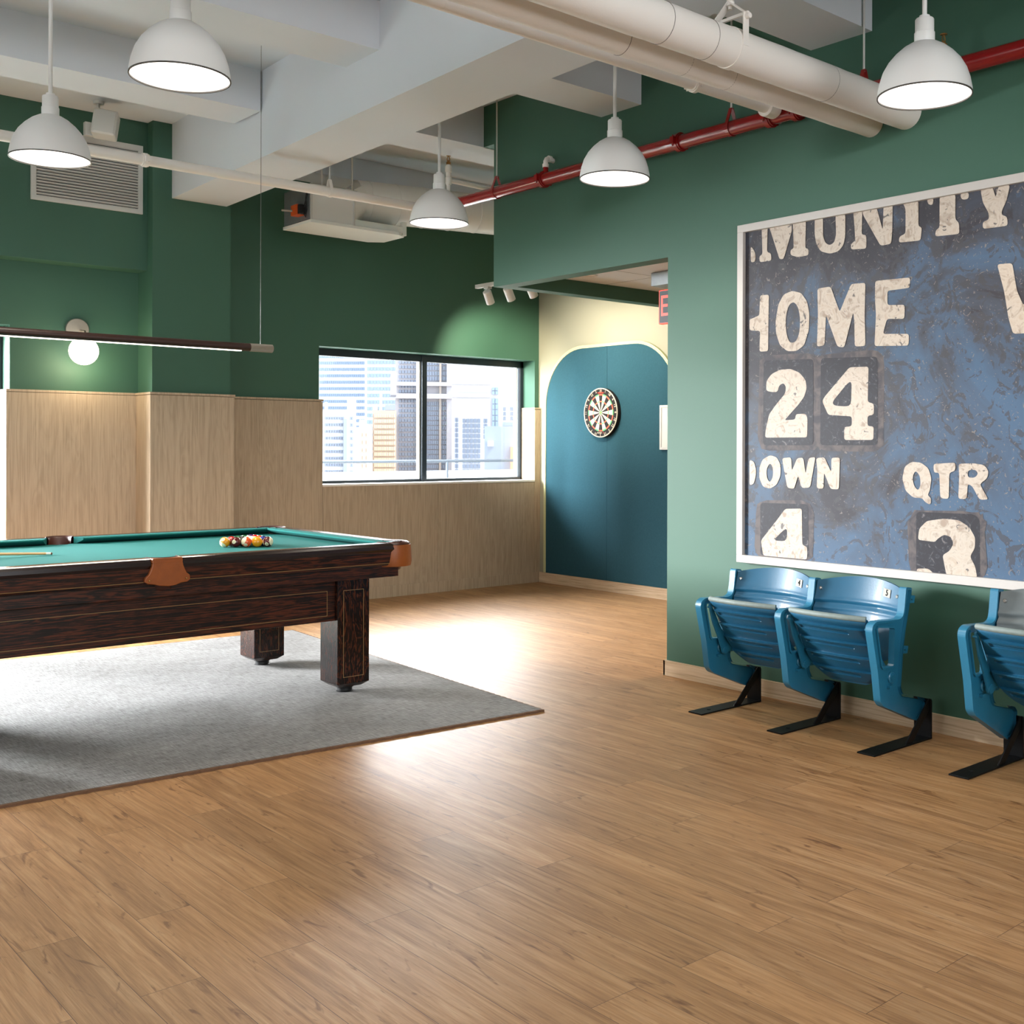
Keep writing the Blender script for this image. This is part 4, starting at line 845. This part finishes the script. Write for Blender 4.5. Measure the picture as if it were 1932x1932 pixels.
# leather flaps
fl = [(-.070, .787), (.070, .787), (.074, .768), (.088, .735), (.104, .722), (.106, .700), (.090, .690), (.062, .688), (.040, .680), (0, .676), (-.040, .681), (-.062, .688), (-.090, .692), (-.106, .702), (-.104, .722), (-.088, .735), (-.074, .768)]
fp = MB().prism([(xm+a_, z) for a_, z in fl], XZ, Y0t-.012, Y0t+.008).build('leather_flap', 'leather', t, bevel=.004, seg=3)
MB().prism([(xm-.072, .786), (xm+.072, .786), (xm+.070, .808), (xm-.070, .808)], XZ, Y0t-.010, Y0t+.03).build('leather_lip', 'leather', t, bevel=.004)
for s in (-1, 1): MB().lathe([(0, .006), (.004, .005), (.005, 0)], (xm+s*.086, Y0t-.012, .708), (0, -1, 0), 10).build('stud', 'brass', fp, smooth=40)
for cx_, cy_, a0, a1 in ((X1-off, Y0t+off, 205, 425), (X1-off, Y1t-off, 295, 515), (X0+off, Y0t+off, 115, 335)):
    MB().lathe([(.1005, -.012), (.105, -.014), (.108, -.05), (.110, -.105), (.106, -.128), (.101, -.120), (.0985, -.06), (.0985, -.012)], (cx_, cy_, ZT), n=30, ang=(a0, a1)).build('corner_flap', 'leather', t, smooth=40)
# frame under the rails
MB().box((X0+.085, Y0t+.045, .622), (X1-.085, Y1t-.045, .690)).build('bed_frame', 'quartered_oak', t, bevel=.003)
MB().box((X0+.05, Y0t+.03, .688), (X1-.05, Y1t-.03, .735)).build('slate_support', 'dark_wood', t)
lw, LY0, LY1 = .190, 5.29, 6.46
lx = ((2.966, 3.156), (X0+.24, X0+.43))
for xa, xb in lx:
    for ya, yb in ((LY0, LY0+.185), (LY1-.19, LY1)):
        cz0 = .068; cx_, cy_ = (xa+xb)/2, (ya+yb)/2
        mb = MB(); mb.box((xa, ya, cz0), (xb, yb, .622))
        k = .030; mb.add([(xa, ya, cz0), (xb, ya, cz0), (xb, yb, cz0), (xa, yb, cz0), (xa+k, ya+k, cz0-.022), (xb-k, ya+k, cz0-.022), (xb-k, yb-k, cz0-.022), (xa+k, yb-k, cz0-.022)], [(0, 1, 5, 4), (1, 2, 6, 5), (2, 3, 7, 6), (3, 0, 4, 7), (4, 5, 6, 7)])
        lg = mb.build('leg', 'quartered_oak_upright', t, bevel=.002)
        MB().lathe([(0, cz0-.02), (.048, cz0-.02), (.048, cz0-.03), (.040, cz0-.036), (.040, .018), (.046, .0135), (0, .0135)], (cx_, cy_, 0), n=24).build('foot', 'black', lg, smooth=40)
        il = MB(); o_ = .034; w_ = .0026
        il.prism([(xa+o_, cz0+.035), (xb-o_, cz0+.035), (xb-o_, .565), (xa+o_, .565)], XZ, ya-.0006, ya+.001, holes=[[(xa+o_+w_, cz0+.035+w_), (xb-o_-w_, cz0+.035+w_), (xb-o_-w_, .565-w_), (xa+o_+w_, .565-w_)]])
        il.build('leg_inlay', 'inlay', lg)
ax0, ax1, ay0, ay1 = lx[1][1], lx[0][0], LY0+.028, LY1-.028
ap = MB().box((ax0, ay0, .405), (ax1, ay0+.03, .622)).build('apron', 'quartered_oak', t, bevel=.002)
MB().box((ax0, ay1-.03, .405), (ax1, ay1, .622)).build('apron', 'quartered_oak', t, bevel=.002)
for q_ in lx: MB().box((q_[0]+.06, LY0+.185, .430), (q_[0]+.09, LY1-.19, .622)).build('apron', 'quartered_oak', t, bevel=.002)
il = MB(); w_ = .0028
il.prism([(ax0+.03, .434), (ax1-.045, .434), (ax1-.045, .566), (ax0+.03, .566)], XZ, ay0-.0008, ay0+.001, holes=[[(ax0+.03+w_, .434+w_), (ax1-.045-w_, .434+w_), (ax1-.045-w_, .566-w_), (ax0+.03+w_, .566-w_)]])
il.build('apron_inlay', 'inlay', ap)
# ================================================================== BALLS AND CUE
mat('ball_cream', (238, 226, 190), .12, coat=.5); mat('ball_ink', (20, 18, 18), .3)
bc = {'yellow': (226, 150, 20), 'blue': (20, 30, 110), 'red': (190, 22, 18), 'purple': (60, 20, 80), 'orange': (222, 78, 24), 'green': (10, 84, 50), 'maroon': (84, 14, 18), 'black': (14, 14, 16)}
for k_, c_ in bc.items(): mat('ball_'+k_, c_, .1, coat=.5)
BR = .0286
a_dir = Vector((.844, -.538, 0)).normalized(); b_dir = Vector((.538, .844, 0)).normalized(); b_org = Vector((2.645, 5.958, ZBED))
names = {}
rows = [  # from the near row of five back to the apex
 [('yellow', 'stripe', '9', 'yellow striped ball at the left end of the rack'), ('maroon', 'solid', '7', 'dark maroon ball with a pale number spot, second from the left in the near row'), ('orange', 'stripe', '13', 'orange striped ball in the middle of the near row of the rack'), ('yellow', 'solid', '1', 'plain yellow ball, second from the right in the near row'), ('maroon', 'stripe', '15', 'maroon striped ball at the right end of the near row')],
 [('red', 'solid', '3', 'plain red ball directly behind the yellow striped ball'), ('black', 'solid', '8', 'black ball in the second row behind the dark maroon ball'), ('yellow', 'pale', '', 'pale cream faced ball in the second row behind the orange striped ball'), ('blue', 'solid', '2', 'navy blue ball in the second row beside the maroon striped ball')],
 [('green', 'solid', '6', 'dark green ball at the left of the third row of the rack'), ('blue', 'stripe', '10', 'blue striped ball in the middle of the third row of the rack'), ('orange', 'solid', '5', 'plain orange ball at the right of the third row of the rack')],
 [('green', 'stripe', '14', 'green striped ball at the left of the two-ball row near the tip of the rack'), ('red', 'stripe', '11', 'red striped ball at the right of the two-ball row near the tip of the rack')],
 [('purple', 'solid', '4', 'single dark purple ball at the far tip of the rack')]]
tocam = Vector((-.62, -.78, .30)).normalized()
for j, row in enumerate(rows):
    for i, (c_, kind, num, lab) in enumerate(row):
        c = b_org+a_dir*(i*2.005*BR+j*BR)+b_dir*(j*1.737*BR)+Vector((0, 0, BR)); mb = MB()
        axis = Vector((random.uniform(-1, 1), random.uniform(-1, 1), random.uniform(.2, 1))).normalized()
        if kind == 'stripe' and num == '9': axis = Vector((-.68, -.06, -.7)).normalized()
        if num == '13': axis = Vector((-.80, -.02, .42)).normalized()
        if num == '15': axis = Vector((.68, -.75, .15)).normalized()
        L0 = list(range(-90, 91, 6))
        for q0, q1 in zip(L0[:-1], L0[1:]):
            mm = 'ball_'+c_ if kind == 'solid' or (kind == 'stripe' and abs((q0+q1)/2) < 36) or (kind == 'pale' and (q0+q1)/2 < -40) else 'ball_cream'
            mb.lathe([(max(1e-5, BR*math.cos(R(q0))), BR*math.sin(R(q0))), (max(1e-5, BR*math.cos(R(q1))), BR*math.sin(R(q1)))], c, axis, 26, mm)
        if num and j == 0 and num != '1':
            d = {'9': Vector((-.62, -.50, .62)), '7': Vector((-.70, -.70, .12)), '13': Vector((-.55, -.70, -.55)), '15': Vector((-.62, -.68, -.40))}[num].normalized()
            up_ = (Vector((.25, 0, 1))-d*Vector((.25, 0, 1)).dot(d)).normalized(); rt_ = up_.cross(d)
            mb.lathe([(BR*1.004*math.sin(R(a_)), BR*1.004*math.cos(R(a_))) for a_ in (0.01, 6, 12, 18, 22)], c, d, 20, 'ball_cream')
            mb.text(num, .014, c+d*BR*1.012, rt_, up_, 'ball_ink', depth=.0002)
        o = mb.build('pool_ball', None, None, loc=tuple(c-Vector((0, 0, BR))), smooth=60, weld=False)
        tag(o, lab, 'ball', 'racked pool balls')
t = empty('pool_cue', (1.2, 6.2, ZBED+.03), 'pale wooden pool cue lying on the green cloth at the left edge', 'cue')
tip = Vector((1.80, 6.118, ZBED+.007)); butt = Vector((.45, 6.24, ZBED+.068)); cd = (butt-tip).normalized()
mat('maple', (214, 166, 112), .35, var=.08, vscale=20); mat('ferrule', (236, 230, 216), .4); mat('cue_tip', (96, 60, 40), .9)
MB().tube([tip+cd*.03, butt], .006, 16, radii=[.0063, .0125]).build('shaft', 'maple', t, smooth=40)
MB().tube([tip+cd*.008, tip+cd*.03], .0062, 16).build('ferrule', 'ferrule', t, smooth=40)
MB().tube([tip, tip+cd*.008], .006, 16).build('tip', 'cue_tip', t, smooth=40)
